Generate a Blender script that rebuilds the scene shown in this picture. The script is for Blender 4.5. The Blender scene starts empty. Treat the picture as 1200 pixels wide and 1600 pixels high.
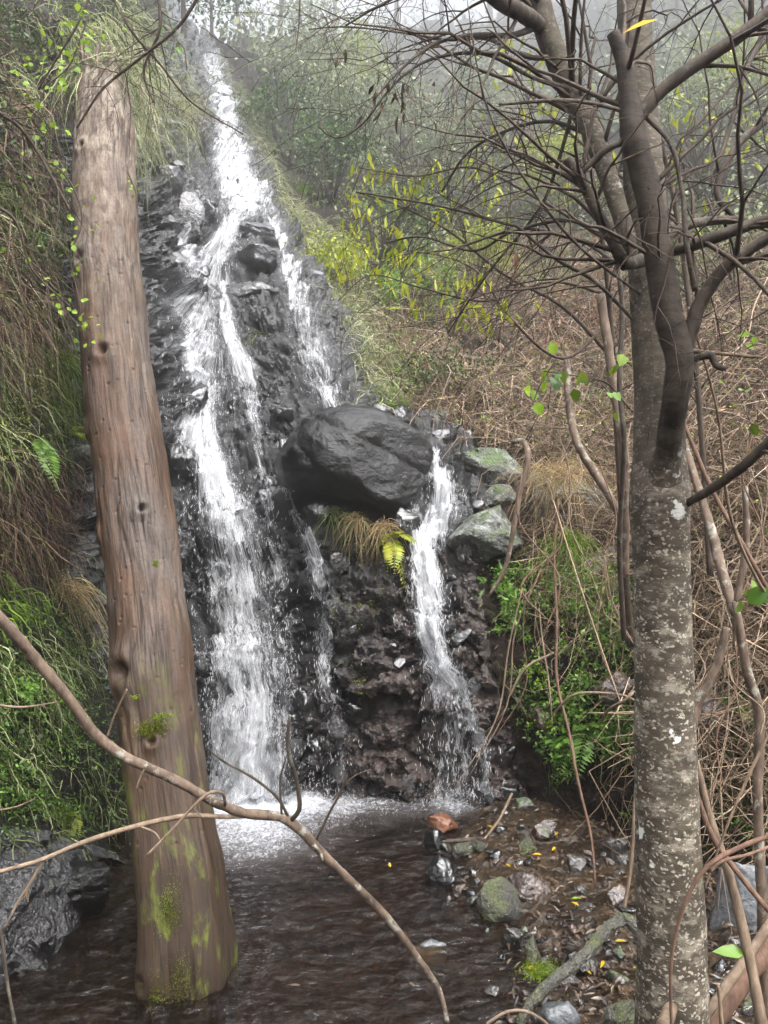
import bpy, math
import numpy as np
from mathutils import Vector

# ------------------------------------------------------------------ camera, sky, sun, exposure
SC = bpy.context.scene
COL = SC.collection
F, CZ = 1250.0, 2.4                      # focal length in photo pixels, camera height above the pool
cam = bpy.data.cameras.new('camera')
cam.sensor_fit = 'VERTICAL'; cam.sensor_height = 32.0; cam.lens = 32.0 * F / 1600.0
cam.clip_start = 0.05; cam.clip_end = 600
cam_o = bpy.data.objects.new('camera', cam); COL.objects.link(cam_o)
cam_o.location = (0, 0, CZ); cam_o.rotation_euler = (math.radians(90), 0, 0)
SC.camera = cam_o

SUN_EL, SUN_AZ = math.radians(58), math.radians(140)   # azimuth clockwise from +Y
world = bpy.data.worlds.new('World'); SC.world = world; world.use_nodes = True
wn = world.node_tree; wn.nodes.clear()
sky = wn.nodes.new('ShaderNodeTexSky'); sky.sky_type = 'NISHITA'; sky.sun_disc = False
sky.sun_elevation = SUN_EL; sky.sun_rotation = SUN_AZ
sky.air_density = 1.0; sky.dust_density = 6.0; sky.ozone_density = 1.0
hs = wn.nodes.new('ShaderNodeHueSaturation'); hs.inputs['Saturation'].default_value = 0.16
bg = wn.nodes.new('ShaderNodeBackground'); bg.inputs['Strength'].default_value = 0.15
wo = wn.nodes.new('ShaderNodeOutputWorld')
wn.links.new(sky.outputs[0], hs.inputs['Color']); wn.links.new(hs.outputs[0], bg.inputs[0]); wn.links.new(bg.outputs[0], wo.inputs[0])
sun = bpy.data.lights.new('sun', 'SUN'); sun.energy = 1.5; sun.angle = math.radians(12); sun.color = (1, 0.97, 0.93)
sun_o = bpy.data.objects.new('sun', sun); COL.objects.link(sun_o)
d = Vector((math.sin(SUN_AZ) * math.cos(SUN_EL), math.cos(SUN_AZ) * math.cos(SUN_EL), math.sin(SUN_EL)))
sun_o.rotation_euler = d.to_track_quat('Z', 'Y').to_euler()
SC.view_settings.view_transform = 'Standard'; SC.view_settings.look = 'None'
SC.view_settings.exposure = 2.15; SC.view_settings.gamma = 1.0; SC.view_settings.use_curve_mapping = False
cy = SC.cycles
cy.max_bounces = 6; cy.diffuse_bounces = 3; cy.glossy_bounces = 2; cy.transmission_bounces = 4
cy.transparent_max_bounces = 24; cy.volume_bounces = 1; cy.use_denoising = True
cy.caustics_reflective = False; cy.caustics_refractive = False; cy.sample_clamp_indirect = 4.0
HAZE = 0.009

RNG = np.random.default_rng(7)

# ------------------------------------------------------------------ numpy noise
_perm = np.random.default_rng(3).permutation(256).astype(np.int64)
_perm = np.concatenate([_perm, _perm, _perm])
_g = np.random.default_rng(4).normal(size=(256, 3)); _g /= np.linalg.norm(_g, axis=1, keepdims=True)
def perlin(p):
    p = np.asarray(p, float); i = np.floor(p).astype(np.int64); f = p - i; i &= 255
    w = f * f * f * (f * (f * 6 - 15) + 10); out = 0
    for a in (0, 1):
        for b in (0, 1):
            for c in (0, 1):
                h = _perm[_perm[_perm[(i[..., 0] + a) & 255] + ((i[..., 1] + b) & 255)] + ((i[..., 2] + c) & 255)]
                dd = (_g[h] * (f - np.array([a, b, c]))).sum(-1)
                out = out + dd * (w[..., 0] if a else 1 - w[..., 0]) * (w[..., 1] if b else 1 - w[..., 1]) * (w[..., 2] if c else 1 - w[..., 2])
    return out * 1.6
def fbm(p, s=1.0, o=4, rough=0.5):
    p = np.asarray(p, float) * s; t = 0; a = 1.0; n = 0
    for k in range(o):
        t = t + a * perlin(p + 17.3 * k); n += a; p = p * 2.03; a *= rough
    return t / n
def ridged(p, s=1.0, o=3):
    p = np.asarray(p, float) * s; t = 0; a = 1.0; n = 0
    for k in range(o):
        t = t + a * (1 - 2 * np.abs(perlin(p + 9.1 * k))); n += a; p = p * 2.1; a *= 0.5
    return t / n
_vr = np.random.default_rng(5).random((256, 4))
def voronoi(p, s=1.0, facets=False):
    """F1, F2, cell value"""
    p = np.asarray(p, float) * s; i = np.floor(p).astype(np.int64)
    f1 = np.full(p.shape[:-1], 9.0); f2 = f1.copy(); val = np.zeros_like(f1); tilt = np.zeros_like(f1)
    for a in (-1, 0, 1):
        for b in (-1, 0, 1):
            for c in (-1, 0, 1):
                q = i + np.array([a, b, c])
                h = _perm[_perm[_perm[q[..., 0] & 255] + (q[..., 1] & 255)] + (q[..., 2] & 255)]
                ov = q + _vr[h, :3] - p; dd = np.linalg.norm(ov, axis=-1)
                near = dd < f1
                f2 = np.where(near, f1, np.minimum(f2, dd)); val = np.where(near, _vr[h, 3], val); tilt = np.where(near, (ov * _g[h]).sum(-1), tilt); f1 = np.where(near, dd, f1)
    return (f1, f2, val, tilt) if facets else (f1, f2, val)
def sstep(a, b, x):
    t = np.clip((x - a) / (b - a), 0, 1); return t * t * (3 - 2 * t)

# ------------------------------------------------------------------ object helpers
def PX(px, py, D):
    """the place that lies D metres ahead and shows at photo pixel px, py"""
    px = np.asarray(px, float); py = np.asarray(py, float); D = np.asarray(D, float)
    return np.stack([(px - 600) / F * D, D + 0 * px, CZ + (800 - py) / F * D], -1)
def tag(o, label=None, cat=None, group=None, kind=None):
    for k, v in (('label', label), ('category', cat), ('group', group), ('kind', kind)):
        if v: o[k] = v
    return o
def empty(name, loc, label=None, cat=None, group=None):
    o = bpy.data.objects.new(name, None); COL.objects.link(o); o.location = [float(v) for v in loc]
    o.empty_display_size = 0.1
    return tag(o, label, cat, group)
def mk(name, V, Fs, m=None, parent=None, smooth=True, uv=None, attrs=None, origin=None):
    """one mesh object from arrays; Fs is a list of (n,k) index arrays; world coordinates"""
    V = np.asarray(V, float)
    if parent is not None and origin is None: origin = np.array(parent_loc(parent))
    elif origin is None: origin = np.array([V[:, 0].mean(), V[:, 1].mean(), V[:, 2].min()])
    me = bpy.data.meshes.new(name)
    if isinstance(Fs, np.ndarray): Fs = [Fs]
    loops = np.concatenate([f.reshape(-1) for f in Fs]).astype(np.int32)
    tot = np.concatenate([np.full(len(f), f.shape[1]) for f in Fs]).astype(np.int32)
    start = np.concatenate([[0], np.cumsum(tot)[:-1]]).astype(np.int32)
    me.vertices.add(len(V)); me.loops.add(len(loops)); me.polygons.add(len(tot))
    me.vertices.foreach_set('co', (V - origin).astype(np.float32).reshape(-1))
    me.loops.foreach_set('vertex_index', loops)
    me.polygons.foreach_set('loop_start', start); me.polygons.foreach_set('loop_total', tot)
    me.polygons.foreach_set('use_smooth', np.full(len(tot), smooth))
    if uv is not None:
        l = me.uv_layers.new(name='UVMap'); l.data.foreach_set('uv', np.asarray(uv, np.float32)[loops].reshape(-1))
    for k, a in (attrs or {}).items():
        at = me.attributes.new(k, 'FLOAT', 'POINT'); at.data.foreach_set('value', np.asarray(a, np.float32))
    me.update(calc_edges=True); me.validate()
    if m: me.materials.append(m)
    o = bpy.data.objects.new(name, me); COL.objects.link(o)
    if parent is not None:
        o.parent = parent; o.location = [float(v) for v in (origin - np.array(parent_loc(parent)))]
    else: o.location = [float(v) for v in origin]
    if parent is not None and name in ('twigs', 'moss_patch', 'leaves', 'foliage', 'crown', 'blades', 'stems', 'side_shoots', 'limbs'): o['kind'] = 'stuff'
    return o
def parent_loc(p):
    v = Vector((0, 0, 0))
    while p is not None:
        v += p.location; p = p.parent
    return v
def grid_faces(ny, nx, wrap=False):
    j, i = np.meshgrid(np.arange(ny - 1), np.arange(nx if wrap else nx - 1), indexing='ij')
    i2 = (i + 1) % nx
    return np.stack([j * nx + i, j * nx + i2, (j + 1) * nx + i2, (j + 1) * nx + i], -1).reshape(-1, 4)
def crom(pts, n):
    """Catmull-Rom resample of rows (any columns) to n rows"""
    pts = np.asarray(pts, float); m = len(pts)
    if m == 2: return pts[0] + (pts[1] - pts[0]) * np.linspace(0, 1, n)[:, None]
    q = np.vstack([2 * pts[0] - pts[1], pts, 2 * pts[-1] - pts[-2]])
    seg = np.linalg.norm(np.diff(pts, axis=0), axis=1) + 1e-9; cum = np.concatenate([[0], np.cumsum(seg)]); u = np.linspace(0, cum[-1], n)
    k = np.clip(np.searchsorted(cum, u, 'right') - 1, 0, m - 2); t = ((u - cum[k]) / seg[k])[:, None]
    a, b, c, e = q[k], q[k + 1], q[k + 2], q[k + 3]
    return 0.5 * (2 * b + (c - a) * t + (2 * a - 5 * b + 4 * c - e) * t * t + (3 * b - a - 3 * c + e) * t ** 3)
def frames(P):
    T = np.gradient(P, axis=0); T /= np.linalg.norm(T, axis=1, keepdims=True) + 1e-9
    ref = np.array([0.31, 0.93, 0.2]); A = np.zeros_like(T)
    a = np.cross(T[0], ref); a /= np.linalg.norm(a)
    for k in range(len(T)):
        a = a - T[k] * a.dot(T[k]); a /= np.linalg.norm(a) + 1e-9; A[k] = a
    return T, A, np.cross(T, A)
def tube(P, R, sides=8, bump=None):
    """verts and faces of a tapered tube; bump(P, angle, along) adds to the radius"""
    T, A, B = frames(P); th = np.linspace(0, 2 * np.pi, sides, endpoint=False)
    dirs = A[:, None] * np.cos(th)[None, :, None] + B[:, None] * np.sin(th)[None, :, None]
    R = np.asarray(R, float)[:, None] * np.ones(sides)[None]
    V = P[:, None] + dirs * R[..., None]
    if bump is not None: V = P[:, None] + dirs * (R + bump(V, th[None] + 0 * R, np.linspace(0, 1, len(P))[:, None] + 0 * R))[..., None]
    n = len(P); V = V.reshape(-1, 3); Fq = grid_faces(n, sides, True)
    V = np.vstack([V, P[0], P[-1]]); i = np.arange(sides); i2 = (i + 1) % sides
    cap = np.vstack([np.stack([i2, i, np.full(sides, n * sides)], -1), np.stack([(n - 1) * sides + i, (n - 1) * sides + i2, np.full(sides, n * sides + 1)], -1)])
    return V, Fq, cap
class Acc:
    """collects pieces of one mesh"""
    def __init__(s): s.V = []; s.Q = []; s.T = []; s.n = 0; s.A = []
    def add(s, V, Q=None, T=None, a=None):
        s.V.append(V)
        if Q is not None and len(Q): s.Q.append(Q + s.n)
        if T is not None and len(T): s.T.append(T + s.n)
        s.n += len(V)
    def tube(s, P, R, sides=5): V, q, t = tube(P, R, sides); s.add(V, q, t)
    def build(s, name, m, parent=None, **k):
        fs = ([np.vstack(s.Q)] if s.Q else []) + ([np.vstack(s.T)] if s.T else [])
        return mk(name, np.vstack(s.V), fs, m, parent, **k)
def unit(v): return v / (np.linalg.norm(v, axis=-1, keepdims=True) + 1e-9)
def strands(base, dirs, L, W, droop=0.4, curl=0.15, K=5, rng=RNG, tubeish=False, grav=(0, 0, -1)):
    """many thin tapered blades (ribbons) or three-sided stems as arrays V, Q"""
    N = len(base); t = np.linspace(0, 1, K + 1); L = np.broadcast_to(L, (N,)); W = np.broadcast_to(W, (N,)); droop = np.broadcast_to(droop, (N,))
    dirs = unit(dirs); ph = rng.random((N, 2)) * 6.28; fr = 1.5 + 2.5 * rng.random((N, 2))
    s1 = unit(np.cross(dirs, rng.normal(size=(N, 3)))); s2 = np.cross(dirs, s1); g = np.array(grav, float)
    P = base[:, None] + dirs[:, None] * (L[:, None] * t)[..., None] + g * (droop[:, None] * L[:, None] * t ** 2)[..., None]
    for s, k in ((s1, 0), (s2, 1)):
        w = (np.sin(ph[:, k, None] + fr[:, k, None] * t * 2.2) - np.sin(ph[:, k, None])) * curl
        P = P + s[:, None] * (w * L[:, None])[..., None]
    T = unit(np.gradient(P, axis=1)); side = unit(np.cross(T, s1[:, None] + 0.3 * s2[:, None])); taper = np.clip(1.05 - t ** 1.7, 0.04, 1)
    if not tubeish:
        o = side * (W[:, None] * taper * 0.5)[..., None]
        V = np.stack([P - o, P + o], 2).reshape(-1, 3); k = np.arange(K)
        q = np.stack([2 * k, 2 * k + 1, 2 * k + 3, 2 * k + 2], -1)
        Q = (np.arange(N)[:, None, None] * (2 * (K + 1)) + q[None]).reshape(-1, 4)
    else:
        up = np.cross(T, side); r = (W[:, None] * (0.35 + 0.65 * taper) * 0.5)[..., None]
        V = np.stack([P + r * (side * math.cos(a) + up * math.sin(a)) for a in (0, 2.094, 4.189)], 2).reshape(-1, 3)
        k = np.arange(K); q = np.concatenate([np.stack([3 * k + a, 3 * k + b, 3 * k + 3 + b, 3 * k + 3 + a], -1) for a, b in ((0, 1), (1, 2), (2, 0))])
        Q = (np.arange(N)[:, None, None] * (3 * (K + 1)) + q[None]).reshape(-1, 4)
    return V, Q, P
def leaves(pos, dirs, nrm, L, W, fold=0.25, bend=0.2, detail=1, shape=(0.38, 1.0, 0.72, 0.72)):
    """many leaves: V, [Q, T]; nrm is the leaf's upper side"""
    N = len(pos); L = np.broadcast_to(L, (N,))[:, None]; W = np.broadcast_to(W, (N,))[:, None]
    d_ = unit(dirs); s = unit(np.cross(d_, nrm)); n = np.cross(s, d_)
    if detail == 0:
        V = np.stack([pos, pos + d_ * L * 0.5 + s * W * 0.5 - n * L * 0.06, pos + d_ * L - n * L * bend, pos + d_ * L * 0.5 - s * W * 0.5 - n * L * 0.06], 1).reshape(-1, 3)
        b = np.arange(N)[:, None] * 4
        return V, np.concatenate([b + np.array([0, 1, 2, 3])[None]]), None
    t1, w1, t2, w2 = shape
    c1 = pos + d_ * L * t1 - n * L * bend * t1 * t1; c2 = pos + d_ * L * t2 - n * L * bend * t2 * t2; tip = pos + d_ * L - n * L * bend
    u = n * W * fold * 0.5
    V = np.stack([pos, c1 - s * W * w1 * .5 + u * w1, c1, c1 + s * W * w1 * .5 + u * w1, c2 - s * W * w2 * .5 + u * w2, c2, c2 + s * W * w2 * .5 + u * w2, tip], 1).reshape(-1, 3)
    b = (np.arange(N) * 8)[:, None, None]
    Q = (b + np.array([[1, 2, 5, 4], [2, 3, 6, 5]])[None]).reshape(-1, 4)
    T = (b + np.array([[0, 2, 1], [0, 3, 2], [4, 5, 7], [5, 6, 7]])[None]).reshape(-1, 3)
    return V, Q, T
def leaf_parts(name, m, parent, pos, dirs, nrm, L, W, **k):
    """every leaf a part of its own"""
    n = len(pos); L = np.broadcast_to(L, (n,)); W = np.broadcast_to(W, (n,))
    for i in range(n):
        V, Q, T = leaves(pos[i:i + 1], dirs[i:i + 1], nrm[i:i + 1], L[i:i + 1], W[i:i + 1], **k); mk(name, V, [Q, T], m, parent)
def rand_dir(n, up=0.0, rng=RNG):
    v = rng.normal(size=(n, 3)); v[:, 2] += up; return unit(v)

# ------------------------------------------------------------------ materials
class NT:
    def __init__(s, name):
        s.m = bpy.data.materials.new(name); s.m.use_nodes = True; s.t = s.m.node_tree; s.t.nodes.clear()
        s.out = s.t.nodes.new('ShaderNodeOutputMaterial')
    def n(s, ty, ins=None, **pr):
        k = s.t.nodes.new('ShaderNode' + ty)
        for a, v in pr.items(): setattr(k, a, v)
        for a, v in (ins or {}).items():
            i = k.inputs[a]
            if isinstance(v, bpy.types.NodeSocket): s.t.links.new(v, i)
            elif isinstance(v, bpy.types.Node): s.t.links.new(v.outputs[0], i)
            else:
                if i.type == 'RGBA' and len(v) == 3: v = (*v, 1)
                i.default_value = v
        return k
    def pos(s, scale=(1, 1, 1)):
        g = s.n('NewGeometry'); return s.n('VectorMath', {0: g.outputs['Position'], 1: scale}, operation='MULTIPLY').outputs[0]
    def obj(s, scale=(1, 1, 1)):
        g = s.n('TexCoord'); return s.n('VectorMath', {0: g.outputs['Object'], 1: scale}, operation='MULTIPLY').outputs[0]
    def uv(s, scale=(1, 1, 1)):
        g = s.n('TexCoord'); return s.n('VectorMath', {0: g.outputs['UV'], 1: scale}, operation='MULTIPLY').outputs[0]
    def noise(s, vec, scale, detail=5, rough=0.55, dist=0.0):
        return s.n('TexNoise', {'Vector': vec, 'Scale': scale, 'Detail': detail, 'Roughness': rough, 'Distortion': dist}).outputs['Fac']
    def vor(s, vec, scale, feature='F1', rnd=1.0):
        return s.n('TexVoronoi', {'Vector': vec, 'Scale': scale, 'Randomness': rnd}, feature=feature)
    def ramp(s, fac, stops, interp='LINEAR'):
        r = s.n('ValToRGB', {'Fac': fac}); e = r.color_ramp.elements; r.color_ramp.interpolation = interp
        while len(e) < len(stops): e.new(0.5)
        for k, (p, c) in enumerate(stops):
            e[k].position = p; c = (c, c, c) if isinstance(c, (int, float)) else c; e[k].color = (*c[:3], 1)
        return r.outputs[0]
    def mix(s, fac, a, b, bt='MIX'):
        k = s.n('Mix', data_type='RGBA', blend_type=bt)
        for nm, v in ((0, fac), (6, a), (7, b)):
            i = k.inputs[nm]
            if isinstance(v, bpy.types.NodeSocket): s.t.links.new(v, i)
            else: i.default_value = v if nm == 0 else (*v, 1)
        return k.outputs[2]
    def math(s, op, a, b=0.0, clamp=False):
        k = s.n('Math', {0: a, 1: b}, operation=op); k.use_clamp = clamp; return k.outputs[0]
    def mr(s, v, a, b, c=0.0, e=1.0):
        return s.n('MapRange', {0: v, 1: a, 2: b, 3: c, 4: e}).outputs[0]
    def attr(s, name): return s.n('Attribute', attribute_name=name).outputs['Fac']
    def bump(s, h, strength, dist, prev=None):
        i = {'Height': h, 'Strength': strength, 'Distance': dist}
        if prev is not None: i['Normal'] = prev
        return s.n('Bump', i).outputs[0]
    def pbsdf(s, col, rough, nrm=None, spec=0.5, **k):
        i = {'Base Color': col, 'Roughness': rough, 'Specular IOR Level': spec}; i.update(k)
        if nrm is not None: i['Normal'] = nrm
        return s.n('BsdfPrincipled', i).outputs[0]
    def done(s, sh): s.t.links.new(sh, s.out.inputs[0]); return s.m
def rgb(h, k=1.0):
    """colour from an sRGB hex string, as linear"""
    v = [int(h[i:i + 2], 16) / 255 for i in (0, 2, 4)]
    return tuple(k * (c / 12.92 if c <= 0.04045 else ((c + 0.055) / 1.055) ** 2.4) for c in v)

def m_leaf(name, cols, trans=0.35, rough=0.45, spec=0.4):
    t = NT(name); g = t.n('NewGeometry'); r = t.math('FRACT', t.math('ADD', g.outputs['Random Per Island'], t.n('ObjectInfo').outputs['Random']))
    c = t.ramp(r, [(i / (len(cols) - 1), c) for i, c in enumerate(cols)])
    c = t.mix(t.mr(t.noise(t.pos(), 3.0, 2), 0.3, 0.7, 0.0, 0.35), c, tuple(0.45 * v for v in cols[0]))
    a = t.pbsdf(c, rough, spec=spec)
    b = t.n('BsdfTranslucent', {'Color': t.mix(0.5, c, (0.3, 0.36, 0.03), 'MIX') if trans > 0.3 else c}).outputs[0]
    return t.done(t.n('MixShader', {0: trans, 1: a, 2: b}).outputs[0])
def m_rock(name, dark, light, wet=0.8, soil=(0.055, 0.03, 0.02), moss=(0.03, 0.05, 0.008), lichen=None, moss_amt=0.0, fine=26.0, bumpk=1.0, attrs=False, topmoss=False):
    t = NT(name); p = t.pos()
    n1 = t.noise(p, 2.3, 6, 0.6); n2 = t.noise(p, fine, 4, 0.65); n3 = t.noise(p, 7.0, 5, 0.6)
    c = t.mix(t.mr(n3, 0.35, 0.68), dark, light)
    c = t.mix(t.mr(n2, 0.45, 0.7, 0, 0.5), c, tuple(1.6 * v for v in light))
    if attrs:
        c = t.mix(t.math('MULTIPLY', t.attr('soil'), t.mr(n1, 0.3, 0.6, 0.45, 1.0)), c, t.mix(n2, soil, tuple(1.8 * v for v in soil)))
    if lichen:
        lm = t.math('MULTIPLY', t.mr(t.noise(p, 9.0, 6, 0.7), 0.48, 0.6), 0.9)
        up0 = t.n('SeparateXYZ', {0: t.n('NewGeometry').outputs['Normal']}).outputs[2]
        c = t.mix(t.math('MULTIPLY', lm, t.mr(up0, -0.1, 0.5)), c, lichen)
    up = t.n('SeparateXYZ', {0: t.n('NewGeometry').outputs['Normal']}).outputs[2]
    mf = t.mr(t.noise(p, 4.2, 6, 0.65), 0.62 - moss_amt * 0.3, 0.70 - moss_amt * 0.25)
    if topmoss: mf = t.math('MULTIPLY', mf, t.mr(up, 0.0, 0.55))
    if attrs: mf = t.math('MULTIPLY', mf, t.attr('moss'))
    elif moss_amt <= 0: mf = t.math('MULTIPLY', mf, 0.0)
    c = t.mix(mf, c, t.mix(n2, moss, tuple(2.2 * v for v in moss)))
    r = t.mr(n1, 0.3, 0.7, 0.55 - 0.42 * wet, 0.8 - 0.46 * wet)
    r = t.math('MAXIMUM', r, t.math('MULTIPLY', mf, 0.8))
    v = t.vor(p, 9.0, 'DISTANCE_TO_EDGE').outputs['Distance']
    b = t.bump(t.mr(v, 0.0, 0.12), 0.3 * bumpk if bumpk > .3 else 0.0, 0.02)
    b = t.bump(n3, 0.7 * bumpk, 0.06, b)
    b = t.bump(n2, 1.0 * min(bumpk, 1), 0.035 if bumpk < 1 else .05, b)
    return t.done(t.pbsdf(c, r, b, spec=0.5 + .4 * wet, IOR=1.65))
def m_bark(name, dark, light, scale=(18, 18, 4), rough=0.8, bumpd=0.008, lichen=None):
    t = NT(name); p = t.pos(scale); n1 = t.noise(p, 1.0, 6, 0.65); n2 = t.noise(t.pos(), 6.0, 4)
    c = t.mix(t.mr(n1, 0.3, 0.7), dark, light); c = t.mix(t.mr(n2, 0.5, 0.75, 0, 0.6), c, tuple(0.5 * v for v in dark))
    if lichen: c = t.mix(t.mr(t.noise(t.pos(), 14.0, 5, 0.7), 0.56, 0.62), c, lichen)
    return t.done(t.pbsdf(c, rough, t.bump(n1, 0.7, bumpd), spec=0.3))

# ------------------------------------------------------------------ the gully: one continuous wall built from surveyed depths
CTRL = np.array([
 (-500,-300,6.5),(-500,500,3.6),(-500,1000,3.4),(-500,1500,3.2),(-200,-300,7),(-200,300,4.2),(-200,800,3.9),(-200,1300,3.7),
 (0,-300,9),(0,0,6.6),(0,300,5.2),(0,600,5.0),(0,900,4.8),(0,1200,4.6),(0,1450,4.35),(50,150,6.4),(50,450,5.7),(60,700,5.5),(60,1000,5.1),(60,1250,4.9),(65,1450,4.65),
 (110,100,8.2),(110,400,7.4),(110,700,6.9),(120,1000,6.2),(135,1250,5.4),(160,1350,6.4),(160,1480,6.4),
 (200,0,12.5),(200,200,10.6),(200,400,9.2),(220,600,8.5),(220,800,7.6),(220,1000,7.1),(230,1250,6.8),(230,1350,6.8),(230,1500,6.8),
 (255,110,15),(260,300,11.8),(320,85,22),(335,200,17.0),(370,300,14.0),(380,345,12.8),(330,410,11.6),
 (300,500,10.4),(300,650,9.3),(320,720,8.7),(340,800,8.0),(360,900,7.5),(380,1100,7.1),(380,1240,7.0),(380,1500,7.0),
 (450,480,10.7),(450,600,9.6),(450,700,8.8),(480,820,7.75),(500,950,7.35),(520,1100,7.1),(540,1230,6.9),(540,1500,6.9),
 (560,550,10.3),(540,650,8.9),(600,820,7.7),(620,950,7.2),(650,1100,6.95),(680,1230,6.8),(680,1500,6.8),
 (650,680,9.0),(700,760,8.1),(750,850,7.4),(760,1000,6.9),(780,1150,6.7),(780,1240,6.6),(780,1500,6.6),
 (420,150,24),(430,250,18.5),(480,350,15),(530,450,12.8),(600,560,11.2),(400,60,32),(500,100,36),(500,200,26),(600,300,21),(650,400,17),(650,500,14),(700,600,11.5),
 (300,30,30),(250,0,26),(420,-30,52),(600,0,62),(600,100,42),(750,150,38),(750,0,60),(600,-80,66),(900,-80,64),(250,-80,40),(200,-300,16),(400,-300,70),(900,-300,70),
 (800,300,24),(800,450,16),(850,560,12.2),(850,650,9.8),(850,760,8.0),(850,900,7.0),(870,1050,6.55),(880,1180,6.4),(890,1250,6.2),(890,1500,6.2),
 (1000,100,34),(1000,300,20),(1000,500,12.0),(1000,700,8.6),(1000,900,6.8),(1000,1100,6.1),(1000,1260,5.8),(1000,1500,5.8),
 (1200,0,36),(1200,200,22),(1200,400,12),(1200,600,8.2),(1200,800,6.5),(1200,1000,5.6),(1200,1200,5.1),(1200,1350,4.9),(1200,1500,4.9),
 (1500,0,24),(1500,400,8.5),(1500,800,5.2),(1500,1200,4.3),(1500,1500,4.2),(1900,0,16),(1900,600,5.6),(1900,1200,3.8),(1900,1500,3.7),(1200,-300,60),(1700,-300,36)], float)
CTRL[:, 2] = np.where(CTRL[:, 2] > 14, CTRL[:, 2] * (CTRL[:, 2] / 14) ** .55, CTRL[:, 2])
_C = CTRL[:, :2] / 400.0; _n = len(_C)
def _U(r2): return np.where(r2 > 1e-12, 0.5 * r2 * np.log(np.maximum(r2, 1e-12)), 0)
_K = _U(((_C[:, None] - _C[None]) ** 2).sum(-1)) + np.eye(_n) * 2e-3
_Pm = np.hstack([np.ones((_n, 1)), _C]); _A = np.zeros((_n + 3, _n + 3)); _A[:_n, :_n] = _K; _A[:_n, _n:] = _Pm; _A[_n:, :_n] = _Pm.T
_W = np.linalg.solve(_A, np.concatenate([np.log(CTRL[:, 2]), np.zeros(3)]))
def tpsD(px, py):
    q = np.stack([px, py], -1).reshape(-1, 2) / 400.0; o = np.empty(len(q))
    for k in range(0, len(q), 20000):
        c = q[k:k + 20000]; o[k:k + 20000] = _U(((c[:, None] - _C[None]) ** 2).sum(-1)) @ _W[:_n] + _W[_n] + c @ _W[_n + 1:]
    return np.exp(o).reshape(np.shape(px))
xs = np.concatenate([np.arange(-500, -60, 22), np.arange(-60, 200, 5), np.arange(200, 800, 3.2), np.arange(800, 1260, 5.5), np.arange(1260, 1901, 25)])
ys = np.concatenate([np.arange(-66, 60, 6), np.arange(60, 1260, 3.4), np.arange(1260, 1501, 10)])
GX, GY = np.meshgrid(xs, ys)
GD = tpsD(GX, GY); G0 = PX(GX, GY, GD)
def gnormal(P):
    n = np.cross(np.gradient(P, axis=1), np.gradient(P, axis=0)); n = unit(n)
    s = np.sign((n * (np.array([0, 0, CZ]) - P)).sum(-1, keepdims=True)); return n * s
N0 = gnormal(G0)
def inpoly(px, py, poly):
    poly = np.asarray(poly, float); c = np.zeros(np.shape(px), bool); j = len(poly) - 1
    for i in range(len(poly)):
        (xi, yi), (xj, yj) = poly[i], poly[j]
        c ^= ((yi > py) != (yj > py)) & (px < (xj - xi) * (py - yi) / (yj - yi + 1e-9) + xi); j = i
    return c
# the bare wet rock runs between these lines; left of it the planted bank, right of it the hillside
edgeL = np.array([(-300, 255), (0, 255), (60, 280), (130, 215), (210, 100), (400, 60), (520, 90), (600, 100), (800, 110), (1000, 130), (1150, 175), (1250, 190), (1320, 120), (1500, 100)], float)
edgeR = np.array([(-300, 300), (0, 305), (60, 325), (100, 350), (200, 385), (300, 430), (350, 450), (450, 495), (540, 565), (600, 585), (640, 640), (690, 730), (760, 760), (900, 745), (1000, 770), (1150, 800), (1250, 820), (1500, 830)], float)
eL = np.interp(GY, edgeL[:, 0], edgeL[:, 1]); eR = np.interp(GY, edgeR[:, 0], edgeR[:, 1])
wob = 14 * fbm(G0, 1.3, 3)
rockm = sstep(-22, 12, GX - eL + wob) * (1 - sstep(-12, 22, GX - eR + wob))
f1, f2, cv = voronoi(G0 * np.array([1, 0.8, 1.25]) + 0.25 * fbm(G0, 2.0, 3)[..., None], 1.55)
g1, g2, cw = voronoi(G0 * np.array([1, 0.8, 1.3]) + 0.1 * fbm(G0, 5.0, 2)[..., None], 4.6)
blocks = (cv - 0.5) * 0.34 + sstep(0, 0.16, f2 - f1) * 0.12 + (cw - 0.5) * 0.09 + sstep(0, 0.2, g2 - g1) * 0.03
smoothband = sstep(430, 560, GY) * (1 - sstep(640, 740, GY)) * sstep(330, 420, GX)     # the even, pitted face beside the falls
h1, h2, cx, tl1 = voronoi(G0 * np.array([1, .8, 1.4]) + .06 * fbm(G0, 6, 2)[..., None], 5.5, True); k1, k2, cz, tl2 = voronoi(G0 * np.array([1, .8, 1.3]) + .03 * fbm(G0, 14, 2)[..., None], 12.0, True)
facet = .11 * tl1 + .055 * tl2 + .03 * (cz - .5)
dr = facet + blocks * (1 - 0.72 * smoothband) + 0.16 * fbm(G0, 0.9, 4) + 0.05 * ridged(G0, 4.0, 3) + 0.02 * ridged(G0, 9.0, 3) + 0.025 * fbm(G0, 15.0, 3, .65)
dh = 0.32 * fbm(G0, 0.45, 3) + 0.22 * fbm(G0, 1.3, 4) + 0.05 * fbm(G0, 5.0, 3)
near = np.clip(GD / 9.0, 0.6, 3.0)
disp = rockm * dr + (1 - rockm) * dh * near
lowrock = sstep(1250, 1330, GY) * (1 - sstep(120, 170, GX)) + sstep(20, 110, GX) * (1 - sstep(110, 160, GX)) * sstep(420, 500, GY) * (1 - sstep(700, 800, GY)) * 0.6
disp = disp + lowrock * (blocks * 0.9)
GP = G0 + N0 * disp[..., None]
GN = gnormal(GP)
_h, _w = GX.shape
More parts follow.
